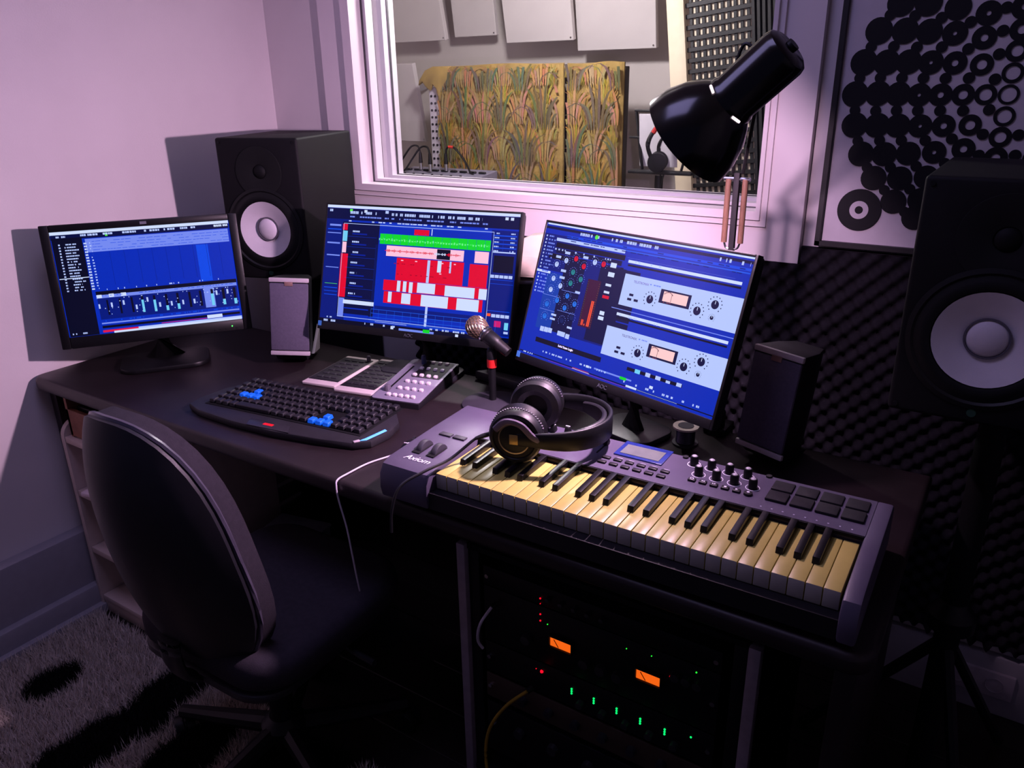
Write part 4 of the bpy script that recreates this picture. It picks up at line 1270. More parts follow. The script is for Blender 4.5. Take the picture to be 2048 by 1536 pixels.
def strip(pts, th, hw, zc, hw2=None):
    g = []
    n = len(pts)
    for i, p in enumerate(pts):
        p = Vector(p)
        d = (Vector(pts[min(n - 1, i + 1)]) - Vector(pts[max(0, i - 1)])).normalized()
        nrm = Vector((d.y, -d.x, 0))
        t = abs(i / (n - 1) * 2 - 1)
        w = hw * (1 - t ** 3 * 0.45)
        g.append([p + nrm * a + Vector((0, 0, b)) for a, b in ((th, -w), (th, w), (th * .4, w + 0.002), (-th * .4, w + 0.002), (-th, w), (-th, -w), (-th * .4, -w - 0.002), (th * .4, -w - 0.002))])
    m = MB(); m.surf(g, close_u=True)
    return m
strip(pts, 0.0035, 0.017, 0).build('headband', BLACK, hp, angle=50)
strip([(0.029 + 0.100 * math.cos(a), 0.080 * math.sin(a), 0.047) for a in [-1.0 + 2.0 * i / 16 for i in range(17)]], 0.004, 0.014, 0).build('headband_pad', HPM, hp, angle=50)
for s in (-1, 1):
    MB().tube(smooth_path([(-0.030, s * 0.094, 0.062), (-0.012, s * 0.0955, 0.078), (0.012, s * 0.0945, 0.074), (0.030, s * 0.092, 0.055), (0.042, s * 0.088, 0.047)], 5), 0.0045, 8, flat=(0.7, 1.3)).build('yoke', mat('satin_grey_yoke', (96, 84, 100), 0.35), hp)
MB().tube(smooth_path([(-0.044, -0.060, 0.040), (-0.068, -0.072, 0.034), (-0.105, -0.105, 0.006), (-0.13, -0.150, 0.004), (-0.158, -0.185, -0.008), (-0.166, -0.205, -0.04), (-0.165, -0.215, -0.075)], 8), 0.0024, 8).build('cord', BLACK, hp)
MB().cyl((-0.040, -0.058, 0.041), (-0.070, -0.074, 0.033), 0.0045, 0.003, seg=10).build('cord_sleeve', BLACK, hp)

# ================================================================== GAMING KEYBOARD
kb = thing('computer_keyboard', 'black wing-shaped gaming keyboard with blue lit arrow keys and red logo', 'keyboard', (0.835, -0.757, ZD), (0, 0, 0.115))
KBM = mat('keyboard_shell', (33, 31, 36), 0.45, spec=0.35)
outl = [(-0.268, -0.050), (-0.262, -0.092), (-0.215, -0.112), (-0.10, -0.128), (0.03, -0.134), (0.15, -0.124), (0.235, -0.110), (0.262, -0.086), (0.272, -0.030), (0.262, 0.020), (0.205, 0.090), (0.14, 0.104), (-0.10, 0.104), (-0.18, 0.100), (-0.225, 0.082), (-0.258, 0.02)]
MB().prism(outl, 0.0, 0.018, bevel=0.005, seg=2).build('shell', KBM, kb)
MB().prism([(-0.225, -0.078), (0.228, -0.078), (0.228, 0.090), (-0.225, 0.090)], 0.0175, 0.0195, bevel=0.001).build('key_deck', BLACK_MATT, kb)
cap_m = MB().box((0, 0, 0.005), (0.0178, 0.0205, 0.010), bevel=0.0016, seg=1, taper=(0.82, 0.82)).mesh('key_cap')
cap_b = cap_m.copy()
KC = mat('key_cap_black', (26, 24, 30), 0.5, spec=0.4)
KBL = mat('blue_key_cap', (20, 90, 190), 0.35, emit=(10, 90, 230), estr=0.5)
for r in range(6):
    y = 0.076 - r * 0.0268 - (0.003 if r > 0 else 0)
    for c in range(21):
        x = -0.210 + c * 0.0212
        blue = (r == 2 and c == 3) or (r == 3 and c in (2, 3, 4))
        arrow = (c in (14, 15, 16) and r == 5) or (c == 15 and r == 4)
        if (r == 4 and c in (14, 16)) or (r == 3 and c in (14, 15, 16)):
            continue
        if r == 5 and c in (4, 5, 6, 7, 8):
            if c == 6:
                MB().box((x, y, 0.0245), (0.103, 0.0205, 0.010), bevel=0.0016, seg=1).build('space_bar', KC, kb)
            continue
        link('key_cap', cap_b if (blue or arrow) else cap_m, KBL if (blue or arrow) else KC, kb, (x, y, 0.0195))
MB().box((0.02, 0.0955, 0.0185), (0.30, 0.008, 0.004), bevel=0.001).build('media_strip', BLACK, kb)
lg = MB(); lg.prism([(-0.060, -0.100), (0.055, -0.100), (0.075, -0.1285), (-0.045, -0.131)], 0.0176, 0.0190, bevel=0.0006)
lp = lg.build('logo_plate', mat('keyboard_plate', (38, 36, 42), 0.35), kb)
MB().box((0.004, -0.113, 0.0192), (0.026, 0.008, 0.001), bevel=0.0003).build('red_logo', mat('red_light', (190, 10, 20), 0.4, emit=(255, 10, 30), estr=1.0), lp)
MB().prism([(0.2395, -0.098), (0.252, -0.088), (0.264, -0.030), (0.256, -0.026), (0.245, -0.080)], 0.0176, 0.0192, bevel=0.0004).build('light_bar', mat('blue_light_bar', (90, 160, 240), 0.3, emit=(80, 160, 250), estr=0.9), kb)
MB().box((0.236, -0.101, 0.0185), (0.008, 0.014, 0.003), bevel=0.001, rot=(0, 0, -0.6)).build('bar_end', SILVER, kb)

# ================================================================== OVERLAY BOARDS AND FADER CONTROLLER
OVW = mat('cream_white_plastic', (206, 190, 190), 0.45, noise=0.03)
OVB = mat('dark_overlay', (24, 22, 28), 0.55)
def overlay(label, cx, cy, w, d, yaw):
    t = thing('button_overlay', label, 'overlay', (cx, cy, ZD), (0, 0, yaw), 'flat button overlays')
    MB().prism(rrect(-w / 2, -d / 2, w / 2, d / 2, 0.004), 0.0, 0.008, bevel=0.002).build('tray', OVW, t)
    MB().box((0.0 - 0.002, 0.004, 0.0082), (w - 0.012, d - 0.042, 0.003), bevel=0.001).build('dark_sheet', OVB, t)
    bmesh_ = MB().box((0, 0, 0), (0.017, 0.011, 0.003), bevel=0.001, seg=1).mesh('flat_button')
    nx_, ny_ = int((w - 0.02) / 0.022), int((d - 0.05) / 0.026)
    for i in range(nx_):
        for j in range(ny_):
            link('flat_button', bmesh_, mat('flat_button_dark', (32, 29, 37), 0.5), t, ((i - (nx_ - 1) / 2) * 0.022 - 0.002, (j - (ny_ - 1) / 2) * 0.026 + 0.004, 0.0105))
    return t
oA = overlay('left cream-rimmed dark button overlay with a small knob', 0.718, -0.505, 0.102, 0.214, 0.185)
MB().lathe([(0.006, 0.0), (0.006, 0.012), (0.004, 0.015), (0.0, 0.015)], 16, Matrix.Translation((0.034, 0.082, 0.010))).build('knob', mat('grey_knob', (90, 84, 96), 0.4), oA)
overlay('right cream-rimmed dark button overlay touching the fader controller', 0.828, -0.487, 0.112, 0.240, 0.20)
fc = thing('fader_controller', 'silver single-fader controller with rows of white buttons', 'controller', (0.970, -0.498, ZD), (0, 0, 0.215))
FCM = mat('silver_grey_panel', (124, 118, 136), 0.4, noise=0.04)
w, d = 0.132, 0.235
sd = MB(); sd.prism([(-d / 2, 0.0), (d / 2, 0.0), (d / 2, 0.036), (-d / 2, 0.014)], -w / 2, w / 2, bevel=0.003, M=YZ)
sd.build('body', AXD, fc)
tilt = math.atan2(0.022, d)
def on_top(x, y, z=0.0):
    return (x, y, 0.025 + y * math.tan(tilt) + z)
MB().prism(rrect(-w / 2 + 0.001, -d / 2 + 0.002, w / 2 - 0.001, d / 2 - 0.003, 0.010), 0, 0.003, bevel=0.001).build('top_panel', FCM, fc, on_top(0, 0, -0.0005), (tilt, 0, 0))
MB().prism(rrect(-0.020, 0.012, 0.058, 0.108, 0.003), 0, 0.0012).build('dark_field', OVB, fc, on_top(0, 0, 0.0022), (tilt, 0, 0))
MB().box((0, 0, 0), (0.004, 0.14, 0.002)).build('fader_slot', BLACK_MATT, fc, on_top(-0.042, 0.0, 0.0028), (tilt, 0, 0))
MB().box((0, 0, 0.008), (0.014, 0.020, 0.015), bevel=0.003, taper=(0.75, 0.6)).build('fader_cap', mat('grey_knob', (90, 84, 96), 0.4), fc, on_top(-0.042, -0.070, 0.002), (tilt, 0, 0))
MB().lathe([(0.007, 0), (0.006, 0.020), (0.0045, 0.023), (0, 0.0235)], 18).build('pan_knob', mat('blue_grey_knob', (60, 72, 120), 0.4), fc, on_top(-0.024, 0.094, 0.002), (tilt, 0, 0))
wb_ = MB().box((0, 0, 0.003), (0.0115, 0.0105, 0.007), bevel=0.002, taper=(0.85, 0.85)).mesh('white_button')
WBM = mat('white_button', (214, 200, 208), 0.4)
for r in range(6):
    n = 5 if r == 5 else (3 if r == 0 else 4)
    for c in range(n):
        x = (0.002 + c * 0.0195) if r == 0 else ((-0.038 + c * 0.0165) if r == 5 else (-0.012 + c * 0.0195 - r * 0.001))
        y = 0.096 - r * 0.030 - (0.022 if r == 5 else 0)
        x += 0.012 if r == 5 else 0.0
        y = 0.098 - r * 0.0385
        link('white_button', wb_, WBM, fc, on_top(x, y, 0.0025), (tilt, 0, 0))

# ================================================================== MICROPHONE ON TABLE STAND
mic = thing('microphone_stand', 'black round-base table stand with a red tape band', 'microphone stand', (1.190, -0.480, ZD))
MB().lathe([(0.0, 0.014), (0.020, 0.014), (0.060, 0.010), (0.074, 0.006), (0.076, 0.0), (0.0, 0.0)], 48).build('base', mat('dark_grey_cast', (46, 43, 52), 0.45), mic)
MB().cyl((0, 0, 0.01), (0, 0, 0.100), 0.0085, seg=18).build('pole', BLACK, mic)
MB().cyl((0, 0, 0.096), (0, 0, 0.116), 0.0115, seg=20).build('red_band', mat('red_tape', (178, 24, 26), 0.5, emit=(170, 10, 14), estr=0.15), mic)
MB().lathe([(0.0115, 0.116), (0.012, 0.135), (0.009, 0.142), (0.0, 0.143)], 18).build('thread_collar', BLACK, mic)
hd, tl = Vector((-0.045, 0.0, 0.190)), Vector((0.046, 0.0, 0.140))
axm = (tl - hd).normalized()
MB().tube([(0, 0, 0.138), (0.004, 0, 0.150), tuple(hd + axm * 0.052 + Vector((0, 0, -0.012)))], 0.008, 10).build('swivel', BLACK, mic)
clp = MB(); clp.lathe([(0.0165, 0.0), (0.0175, 0.002), (0.0165, 0.030), (0.0155, 0.032), (0.0140, 0.030), (0.0145, 0.0)], 24, Matrix.Translation(hd + axm * 0.040) @ axm.to_track_quat('Z', 'Y').to_matrix().to_4x4())
clp.build('mic_clip', BLACK, mic)
m_o = Vector((1.190, -0.480, ZD))
mc = thing('microphone', 'handheld microphone with gold-toned mesh head clipped on the table stand', 'microphone', tuple(m_o + hd), tuple(axm.to_track_quat('Z', 'Y').to_euler()))
MB().lathe([(0.0, -0.020), (0.010, -0.0185), (0.018, -0.014), (0.0235, -0.006), (0.0255, 0.003), (0.0245, 0.012), (0.0215, 0.021), (0.018, 0.028)], 32).build('mesh_core', mat('mesh_core', (70, 60, 56), 0.6), mc)
wr = MB()
prof = [(0.0012, -0.0208), (0.010, -0.0192), (0.018, -0.0146), (0.0238, -0.0062), (0.0259, 0.003), (0.0249, 0.012), (0.0219, 0.021), (0.0185, 0.028)]
def pr_at(t):
    f = t * (len(prof) - 1); i = min(int(f), len(prof) - 2); f -= i
    return (prof[i][0] * (1 - f) + prof[i + 1][0] * f, prof[i][1] * (1 - f) + prof[i + 1][1] * f)
for k_ in range(18):
    for sgn in (-1, 1):
        ps = []
        for s in range(15):
            t = s / 14
            r_, z_ = pr_at(t)
            a = 2 * PI * k_ / 18 + sgn * t * 1.6
            ps.append((r_ * math.cos(a), r_ * math.sin(a), z_))
        wr.tube(ps, 0.00075, 4)
wo = wr.build('mesh_head', mat('gold_wire_mesh', (186, 158, 132), 0.32, metal=0.9), mc)
wo['kind'] = 'stuff'
MB().lathe([(0.0185, 0.027), (0.0195, 0.030), (0.0195, 0.036), (0.0175, 0.038), (0.0170, 0.044), (0.0150, 0.047), (0.0130, 0.085), (0.0115, 0.105), (0.0, 0.105)], 28).build('body', mat('mic_body', (24, 21, 24), 0.4), mc)
MB().lathe([(0.0198, 0.0305), (0.0202, 0.033), (0.0198, 0.0355)], 28).build('metal_ring', CHROME, mc)

# ================================================================== MOUSE WITH WHITE CORD
ms_ = thing('computer_mouse', 'black mouse with white cord beside the keyboard controller', 'mouse', (1.205, -0.795, ZD), (0, 0, 0.5))
g = []
for i in range(13):
    v = -1 + 2 * i / 12
    row = []
    for j in range(17):
        a = PI * j / 16
        wv = math.sqrt(max(0.0, 1 - v * v)) ** 0.7
        row.append((0.030 * wv * math.cos(a), v * 0.052, 0.036 * wv * math.sin(a) * (1 - 0.25 * v)))
    g.append(row)
MB().surf(g).build('shell', BLACK, ms_, angle=60)
MB().lathe([(0.0, -0.003), (0.009, -0.003), (0.009, 0.003), (0.0, 0.003)], 16, Matrix.Translation((0, 0.018, 0.027)) @ Matrix.Rotation(PI / 2, 4, 'Y')).build('scroll_wheel', AXD, ms_)
text('maker_print', 'logitech', 0.0085, mat('white_print', (215, 210, 225), 0.5), ms_, (-0.014, -0.018, 0.0385), (-0.1, 0, 0))
inv = Matrix.Rotation(-0.5, 3, 'Z')
wp = [(1.185, -0.79, 0.752), (1.168, -0.815, 0.7425), (1.150, -0.87, 0.7425), (1.146, -0.925, 0.7425), (1.147, -0.955, 0.742), (1.150, -0.963, 0.730), (1.152, -0.962, 0.70), (1.158, -0.955, 0.64), (1.160, -0.950, 0.58), (1.158, -0.94, 0.50), (1.15, -0.92, 0.40)]
MB().tube(smooth_path([inv @ (Vector(p) - Vector((1.205, -0.795, ZD))) for p in wp], 6), 0.0018, 8).build('cord', mat('white_cord', (200, 190, 205), 0.5), ms_)

# ================================================================== SMALL THINGS ON AND BEHIND THE DESK
sp = thing('solder_spool', 'small reel of solder wire with a pale flange behind the keyboard controller', 'reel', (1.660, -0.448, ZD))
FLG = mat('pale_flange', (232, 216, 204), 0.5)
MB().lathe([(0.0, 0.0), (0.027, 0.0), (0.027, 0.004), (0.0, 0.004)], 32).build('lower_flange', mat('dark_flange', (40, 36, 48), 0.5), sp)
wi = MB(); wi.lathe([(0.019, 0.004)] + [(0.0195 + 0.0007 * (i % 2), 0.005 + i * 0.0012) for i in range(26)] + [(0.019, 0.037)], 28)
wi.build('wire_winding', mat('solder_wire', (70, 66, 84), 0.35, metal=0.7), sp)
MB().lathe([(0.008, 0.037), (0.027, 0.037), (0.027, 0.041), (0.011, 0.041), (0.008, 0.039)], 32).build('upper_flange', FLG, sp)
MB().lathe([(0.0, 0.0412), (0.0165, 0.0418), (0.0165, 0.0408)], 28).build('label_disc', mat('dark_label', (54, 50, 62), 0.5), sp)

cs = thing('slim_case', 'flat dark grey plastic case lying on the desk behind the microphone', 'case', (1.205, -0.352, ZD), (0, 0, -0.02))
MB().prism([(-0.150, -0.012), (-0.130, 0.014), (0.15, 0.014), (0.158, -0.025), (0.135, -0.040)], 0.0, 0.024, bevel=0.004).build('shell', mat('dark_grey_case', (44, 42, 48), 0.5), cs)
MB().tube(smooth_path([(0.09, 0.0, 0.026), (0.10, -0.03, 0.03), (0.12, -0.06, 0.004), (0.125, -0.085, 0.003)], 6), 0.003, 6).build('lead', BLACK, cs)

tw = thing('black_pedestal', 'black rounded pedestal bin standing behind the desk between two monitors', 'bin', (1.125, -0.215, 0))
MB().lathe([(0.085, 0.0), (0.095, 0.02), (0.105, 0.985), (0.108, 0.995), (0.108, 1.002), (0.100, 1.002), (0.096, 0.985), (0.0, 0.98)], 32).build('body', BLACK, tw)
MB().lathe([(0.108, 0.996), (0.1095, 1.000), (0.108, 1.004), (0.104, 1.003)], 32).build('rim', mat('pale_rim', (120, 110, 124), 0.4), tw)
pb = thing('paper_block', 'cream block of paper standing on the black pedestal bin', 'paper', (1.125, -0.190, 0.986), (0, 0, 0.25))
MB().prism([(-0.055, 0.0), (0.055, 0.0), (0.055, 0.115), (0.0, 0.108), (-0.055, 0.082)], -0.02, 0.02, bevel=0.002, M=Matrix.Rotation(PI / 2, 4, 'X')).build('block', mat('cream_paper', (200, 186, 170), 0.8, noise=0.04), pb)
MB().box((0.0, -0.021, 0.03), (0.10, 0.002, 0.05), bevel=0.0005).build('front_sheet', mat('cream_paper2', (186, 172, 158), 0.8), pb)

# ================================================================== RING PANEL ON THE WALL
art = thing('ring_panel', 'white wall panel in a dark frame covered with black discs and rings', 'wall art', (1.783, 0, 1.1))
AW, AH = 0.712, 0.64
MB().box((AW / 2, -0.012, AH / 2), (AW - 0.01, 0.022, AH - 0.01)).build('backboard', mat('panel_white', (196, 188, 196), 0.6, noise=0.03), art)
FRM = mat('dark_frame', (20, 18, 22), 0.5)
for (c, s) in (((0.006, -0.017, AH / 2), (0.012, 0.034, AH)), ((AW - 0.006, -0.017, AH / 2), (0.012, 0.034, AH)), ((AW / 2, -0.017, 0.006), (AW, 0.034, 0.012)), ((AW / 2, -0.017, AH - 0.006), (AW, 0.034, 0.012))):
    MB().box(c, s, bevel=0.001, seg=1).build('frame_bar', FRM, art)
BIG="0.108,0.495 0.158,0.492 0.211,0.481 0.265,0.468 0.322,0.476 0.074,0.445 0.123,0.443 0.167,0.440 0.213,0.435 0.265,0.425 0.325,0.437 0.053,0.386 0.097,0.385 0.138,0.385 0.179,0.383 0.222,0.381 0.269,0.377 0.324,0.361 0.324,0.400 0.044,0.324 0.089,0.325 0.128,0.324 0.167,0.322 0.206,0.322 0.246,0.322 0.285,0.322 0.324,0.322 0.051,0.262 0.096,0.262 0.136,0.262 0.178,0.262 0.221,0.263 0.268,0.265 0.324,0.282 0.072,0.203 0.118,0.204 0.164,0.207 0.212,0.211 0.264,0.219 0.324,0.243 0.104,0.154 0.155,0.156 0.205,0.161 0.263,0.180 0.323,0.204 0.150,0.107 0.201,0.114 0.196,0.076"
SMALL="0.091,0.474 0.137,0.470 0.185,0.464 0.237,0.454 0.293,0.476 0.063,0.416 0.106,0.415 0.149,0.412 0.194,0.411 0.241,0.406 0.294,0.436 0.049,0.356 0.089,0.356 0.130,0.355 0.170,0.354 0.210,0.353 0.251,0.353 0.295,0.395 0.296,0.350 0.048,0.292 0.089,0.291 0.129,0.292 0.169,0.292 0.210,0.292 0.251,0.292 0.296,0.294 0.062,0.230 0.105,0.232 0.147,0.233 0.192,0.234 0.240,0.238 0.293,0.248 0.354,0.248 0.088,0.176 0.134,0.178 0.183,0.182 0.235,0.190 0.293,0.208 0.355,0.210 0.129,0.130 0.178,0.135 0.175,0.087"
BIGP = [tuple(map(float, p.split(','))) for p in BIG.split()]
SMP = [tuple(map(float, p.split(','))) for p in SMALL.split()]
CX, CZ = 0.356, 0.319
DSC = mat('black_disc', (17, 17, 22), 0.6, spec=0.25)
def dist(p): return math.hypot(p[0] - CX, p[1] - CZ)
full = []
for (src, kind) in ((BIGP, 1), (SMP, 0)):
    pts = list(src)
    pts += [(p[0], 2 * CZ - p[1]) for p in src if 2 * CZ - p[1] > 0.505]
    pts += [(2 * CX - p[0], p[1]) for p in pts if 2 * CX - p[0] > CX + 0.02]
    for p in pts:
        if all(math.hypot(p[0] - q[0], p[1] - q[1]) > 0.012 or q[2] != kind for q in full):
            full.append((p[0], p[1], kind))
def ring_mesh(r, h):
    y0, y1 = 0.0, 0.0022
    if h > 0.0015:
        return MB().lathe([(h, y0), (h, y1), (r, y1), (r, y0)], 24, ROT_FRONT).mesh('ring')
    return MB().lathe([(0, y1), (r, y1), (r, y0)], 24, ROT_FRONT).mesh('disc')
SMESH = ring_mesh(0.0106, 0)
for n, (x, z, kind) in enumerate(full):
    if not (0.012 < x < AW - 0.012 and 0.02 < z < AH - 0.02):
        continue
    if kind:
        dd = dist((x, z)) / 0.000293 - 0
        dpx = dist((x, z)) * 3412
        r = (57 + 0.0245 * max(0, dpx - 120)) * 0.000325
        h = max(0, 46 - 0.066 * max(0, dpx - 120)) * 0.000293
        link('ring', ring_mesh(r, h), DSC, art, (x, -0.0232 - 0.00002 * (n % 7), z))
    else:
        link('dot', SMESH, DSC, art, (x, -0.0236, z))
link('large_ring', MB().lathe([(0.0195, 0), (0.0195, 0.003), (0.045, 0.003), (0.045, 0)], 40, ROT_FRONT).mesh('large_ring'), DSC, art, (0.084, -0.0238, 0.085))
link('white_ring', MB().lathe([(0.0085, 0), (0.0085, 0.003), (0.0195, 0.003), (0.0195, 0)], 32, ROT_FRONT).mesh('white_ring'), mat('panel_white', (196, 188, 196), 0.6), art, (0.084, -0.0238, 0.085))
link('dot', MB().lathe([(0, 0.0025), (0.0085, 0.0025), (0.0085, 0)], 24, ROT_FRONT).mesh('centre_dot'), DSC, art, (0.084, -0.0238, 0.085))

# ================================================================== WHITE SHELF UNIT UNDER THE DESK
cab = thing('shelf_unit', 'small white open shelf unit with rounded top corners under the desk', 'shelf', (0.065, -0.944, 0))
CW = mat('cream_shelf_paint', (196, 178, 170), 0.5, noise=0.04)
CWD, CD, CH = 0.45, 0.34, 0.615
for x in (0.009, CWD - 0.009):
    MB().prism(rrect(0, 0, CD, CH, 0.045, 6, (0, 0, 1, 1)), x - 0.009, x + 0.009, bevel=0.002, M=YZ).build('side_panel', CW, cab)
for z in (0.05, 0.215, 0.40, 0.565):
    MB().box((CWD / 2, CD / 2, z), (CWD - 0.038, CD - 0.004, 0.018), bevel=0.001).build('shelf_board', CW, cab)
MB().box((CWD / 2, CD - 0.006, 0.30), (CWD - 0.038, 0.008, 0.55)).build('back_board', CW, cab)
MB().box((CWD / 2, 0.012, 0.022), (CWD - 0.038, 0.014, 0.040), bevel=0.001).build('plinth', CW, cab)
wbx = thing('wooden_box', 'reddish wooden box on top of the white shelf unit', 'box', (0.20, -0.80, 0.5755))
WD = mat('reddish_wood', (134, 84, 62), 0.6, noise=0.25, scale=22)
MB().box((0, -0.125, 0.043), (0.20, 0.012, 0.078), bevel=0.001).build('front_board', WD, wbx)
MB().box((0, 0.125, 0.058), (0.20, 0.012, 0.108), bevel=0.001).build('rear_board', WD, wbx)
for x in (-0.094, 0.094):
    MB().box((x, 0, 0.058), (0.012, 0.262, 0.115), bevel=0.001).build('side_board', WD, wbx)
MB().box((0, 0, 0.005), (0.176, 0.238, 0.008)).build('bottom_board', WD, wbx)
tn = MB().box((-0.02, -0.05, 0.05), (0.13, 0.12, 0.075), bevel=0.006).build('toolbox', BLACK, None)
tn.location = (0.20, -0.80, 0.5755); tn.name = 'black_tin'
tag(tn, 'black tin lying inside the reddish wooden box', 'tin')
MB().box((0, -0.115, 0.075), (0.04, 0.006, 0.010), bevel=0.002).build('latch', mat('yellow_latch', (190, 150, 30), 0.5), tn)
bag = thing('paper_bag', 'crumpled white paper bag on the upper shelf of the white unit', 'bag', (0.178, -0.845, 0.41))
rs = random.Random(3)
g = []
for i in range(11):
    v = i / 10
    row = []
    for j in range(24):
        a = 2 * PI * j / 24
        rr = (0.066 + 0.010 * math.sin(3 * a + v * 4) + rs.uniform(-.008, .008)) * (1.0 - 0.25 * v)
        row.append((rr * 1.15 * math.cos(a), rr * math.sin(a), 0.002 + v * 0.125 + rs.uniform(-.008, .008) * (1 if 0 < i else 0)))
    g.append(row)
b_ = MB(); b_.surf(g, close_u=True); b_.bm.faces.ensure_lookup_table()
bag_o = b_.build('bag_body', mat('white_paper', (216, 198, 204), 0.75, noise=0.03), bag, smooth=False)
MB().box((0.02, -0.06, 0.006), (0.16, 0.07, 0.012), bevel=0.003, rot=(0, 0, 0.25)).build('folded_flap', mat('white_paper', (216, 198, 204), 0.75), bag)
coil = thing('cable_coil', 'black coiled cable on the middle shelf of the white unit', 'cable', (0.20, -0.87, 0.2245))
MB().tube([(0.055 * math.cos(t * 0.35) * (1 + 0.04 * math.sin(t)), 0.03 * math.sin(t * 0.35) + 0.0, 0.008 + 0.0012 * t + 0.05 * (0.5 + 0.5 * math.sin(t * 0.35 + 0.8))) for t in range(54)], 0.0035, 6).build('loops', BLACK, coil)
MB().cyl((0.03, -0.02, 0.012), (0.065, -0.04, 0.012), 0.006, seg=10).build('plug', CHROME, coil)
sb = thing('storage_box', 'black storage box on the bottom shelf of the white unit', 'box', (0.29, -0.77, 0.0595))
MB().box((0, 0, 0.055), (0.22, 0.20, 0.11), bevel=0.005, taper=(1.04, 1.04)).build('tub', BLACK, sb)
MB().box((0, 0, 0.114), (0.236, 0.216, 0.010), bevel=0.003).build('lid', AXD, sb)

# pale box on the floor under the desk
fbx = thing('white_carton', 'pale carton under the desk beside the shelf unit', 'box', (0.66, -0.72, 0), (0, 0, 0.2))
MB().box((0, 0, 0.16), (0.16, 0.2, 0.32), bevel=0.004).build('carton_body', mat('pale_carton', (150, 148, 158), 0.7), fbx)
MB().box((0, 0, 0.3245), (0.166, 0.206, 0.008), bevel=0.002).build('carton_lid', mat('pale_carton', (150, 148, 158), 0.7), fbx)

# ================================================================== OFFICE CHAIR
ch = thing('office_chair', 'dark grey office chair with curved padded back facing the desk', 'chair', (0.976, -1.035, 0), (0, 0, 0.02))
CHS = mat('chair_shell', (30, 29, 36), 0.5, spec=0.4); CHF = mat('chair_fabric', (46, 42, 50), 0.9, noise=0.12, scale=90, bump=0.3, bscale=700, spec=0.15)
def back_pt(u, v, off):
    # u -1..1 across, v -1..1 up ; disc mapped superellipse
    x = 0.168 * u * (1 - 0.14 * v)
    z = 0.690 + 0.272 * v
    y = -0.175 - 0.09 * (v + 1) / 2 + 0.073 * (u * u) - 0.03 * (1 - v * v)
    return Vector((x, y + off, z))
def back_surface(off_c, edge, sgn):
    g = []
    n = 14
    for i in range(n + 1):
        r = i / n
        row = []
        for j in range(48):
            a = 2 * PI * j / 48
            c, s = math.cos(a), math.sin(a)
            p = 2.6
            k_ = (abs(c) ** p + abs(s) ** p) ** (-1 / p)
            u, v = r * c * k_, r * s * k_
            bulge = (1 - r ** 4)
            row.append(back_pt(u, v, edge + sgn * off_c * bulge))
        g.append(row)
    return g
b1 = MB(); b1.surf(back_surface(0.022, 0.0, -1), close_u=True)
b1.surf([back_surface(0.022, 0.0, -1)[-1], [p + Vector((0, 0.014, 0)) for p in back_surface(0.022, 0.0, -1)[-1]]], close_u=True)
b1.build('back_shell', CHS, ch, angle=60)
b2 = MB(); b2.surf(back_surface(0.020, 0.050, 1), close_u=True)
b2.surf([[p + Vector((0, -0.036, 0)) for p in back_surface(0.0, 0.050, 1)[-1]], [p * 1.0 for p in back_surface(0.0, 0.050, 1)[-1]]], close_u=True)
b2.build('back_cushion', CHF, ch, angle=60)
MB().tube([tuple(p + Vector((0, 0.013, 0))) for p in back_surface(0, 0.0, 1)[-1]] + [tuple(back_surface(0, 0.0, 1)[-1][0] + Vector((0, 0.013, 0)))], 0.005, 6).build('piping', mat('grey_piping', (70, 66, 80), 0.3), ch)
st = MB(); st.prism(rrect(-0.215, -0.19, 0.215, 0.24, 0.10, 8), 0.40, 0.475, bevel=0.028, seg=4)
st.build('seat', CHF, ch)
MB().prism(rrect(-0.20, -0.19, 0.20, 0.20, 0.08, 6), 0.385, 0.402, bevel=0.004).build('seat_pan', CHS, ch)
MB().tube(smooth_path([(0, 0.02, 0.375), (0, -0.14, 0.375), (0, -0.195, 0.395), (0, -0.222, 0.44), (0, -0.225, 0.50)], 6), 0.022, 10, flat=(1.4, 0.5)).build('back_bracket', CHS, ch)
MB().cyl((0, 0, 0.10), (0, 0, 0.385), 0.026, seg=18).build('gas_column', BLACK, ch)
MB().lathe([(0.05, 0.085), (0.05, 0.12), (0.03, 0.14), (0.0, 0.14)], 20).build('hub', BLACK, ch)
for a in range(5):
    an = a * 2 * PI / 5 + 0.9
    e = Vector((0.28 * math.cos(an), 0.28 * math.sin(an), 0.07))
    lg_ = MB().tube([(0.03 * math.cos(an), 0.03 * math.sin(an), 0.105), tuple(e * 0.6 + Vector((0, 0, 0.045))), tuple(e + Vector((0, 0, 0.005)))], [0.024, 0.020, 0.015], 10).build('leg', BLACK, ch)
    MB().lathe([(0.0, -0.022), (0.026, -0.022), (0.028, -0.016), (0.028, -0.004), (0.020, -0.002), (0.020, 0.002), (0.028, 0.004), (0.028, 0.016), (0.026, 0.022), (0.0, 0.022)], 20,
               Matrix.Translation((e.x, e.y, 0.029)) @ Matrix.Rotation(an + 0.8, 4, 'Z') @ Matrix.Rotation(PI / 2, 4, 'Y')).build('castor', BLACK, lg_)
MB().tube(smooth_path([(0.10, 0.05, 0.39), (0.20, 0.04, 0.37), (0.27, 0.03, 0.375)], 5), 0.007, 8).build('lever', BLACK, ch)

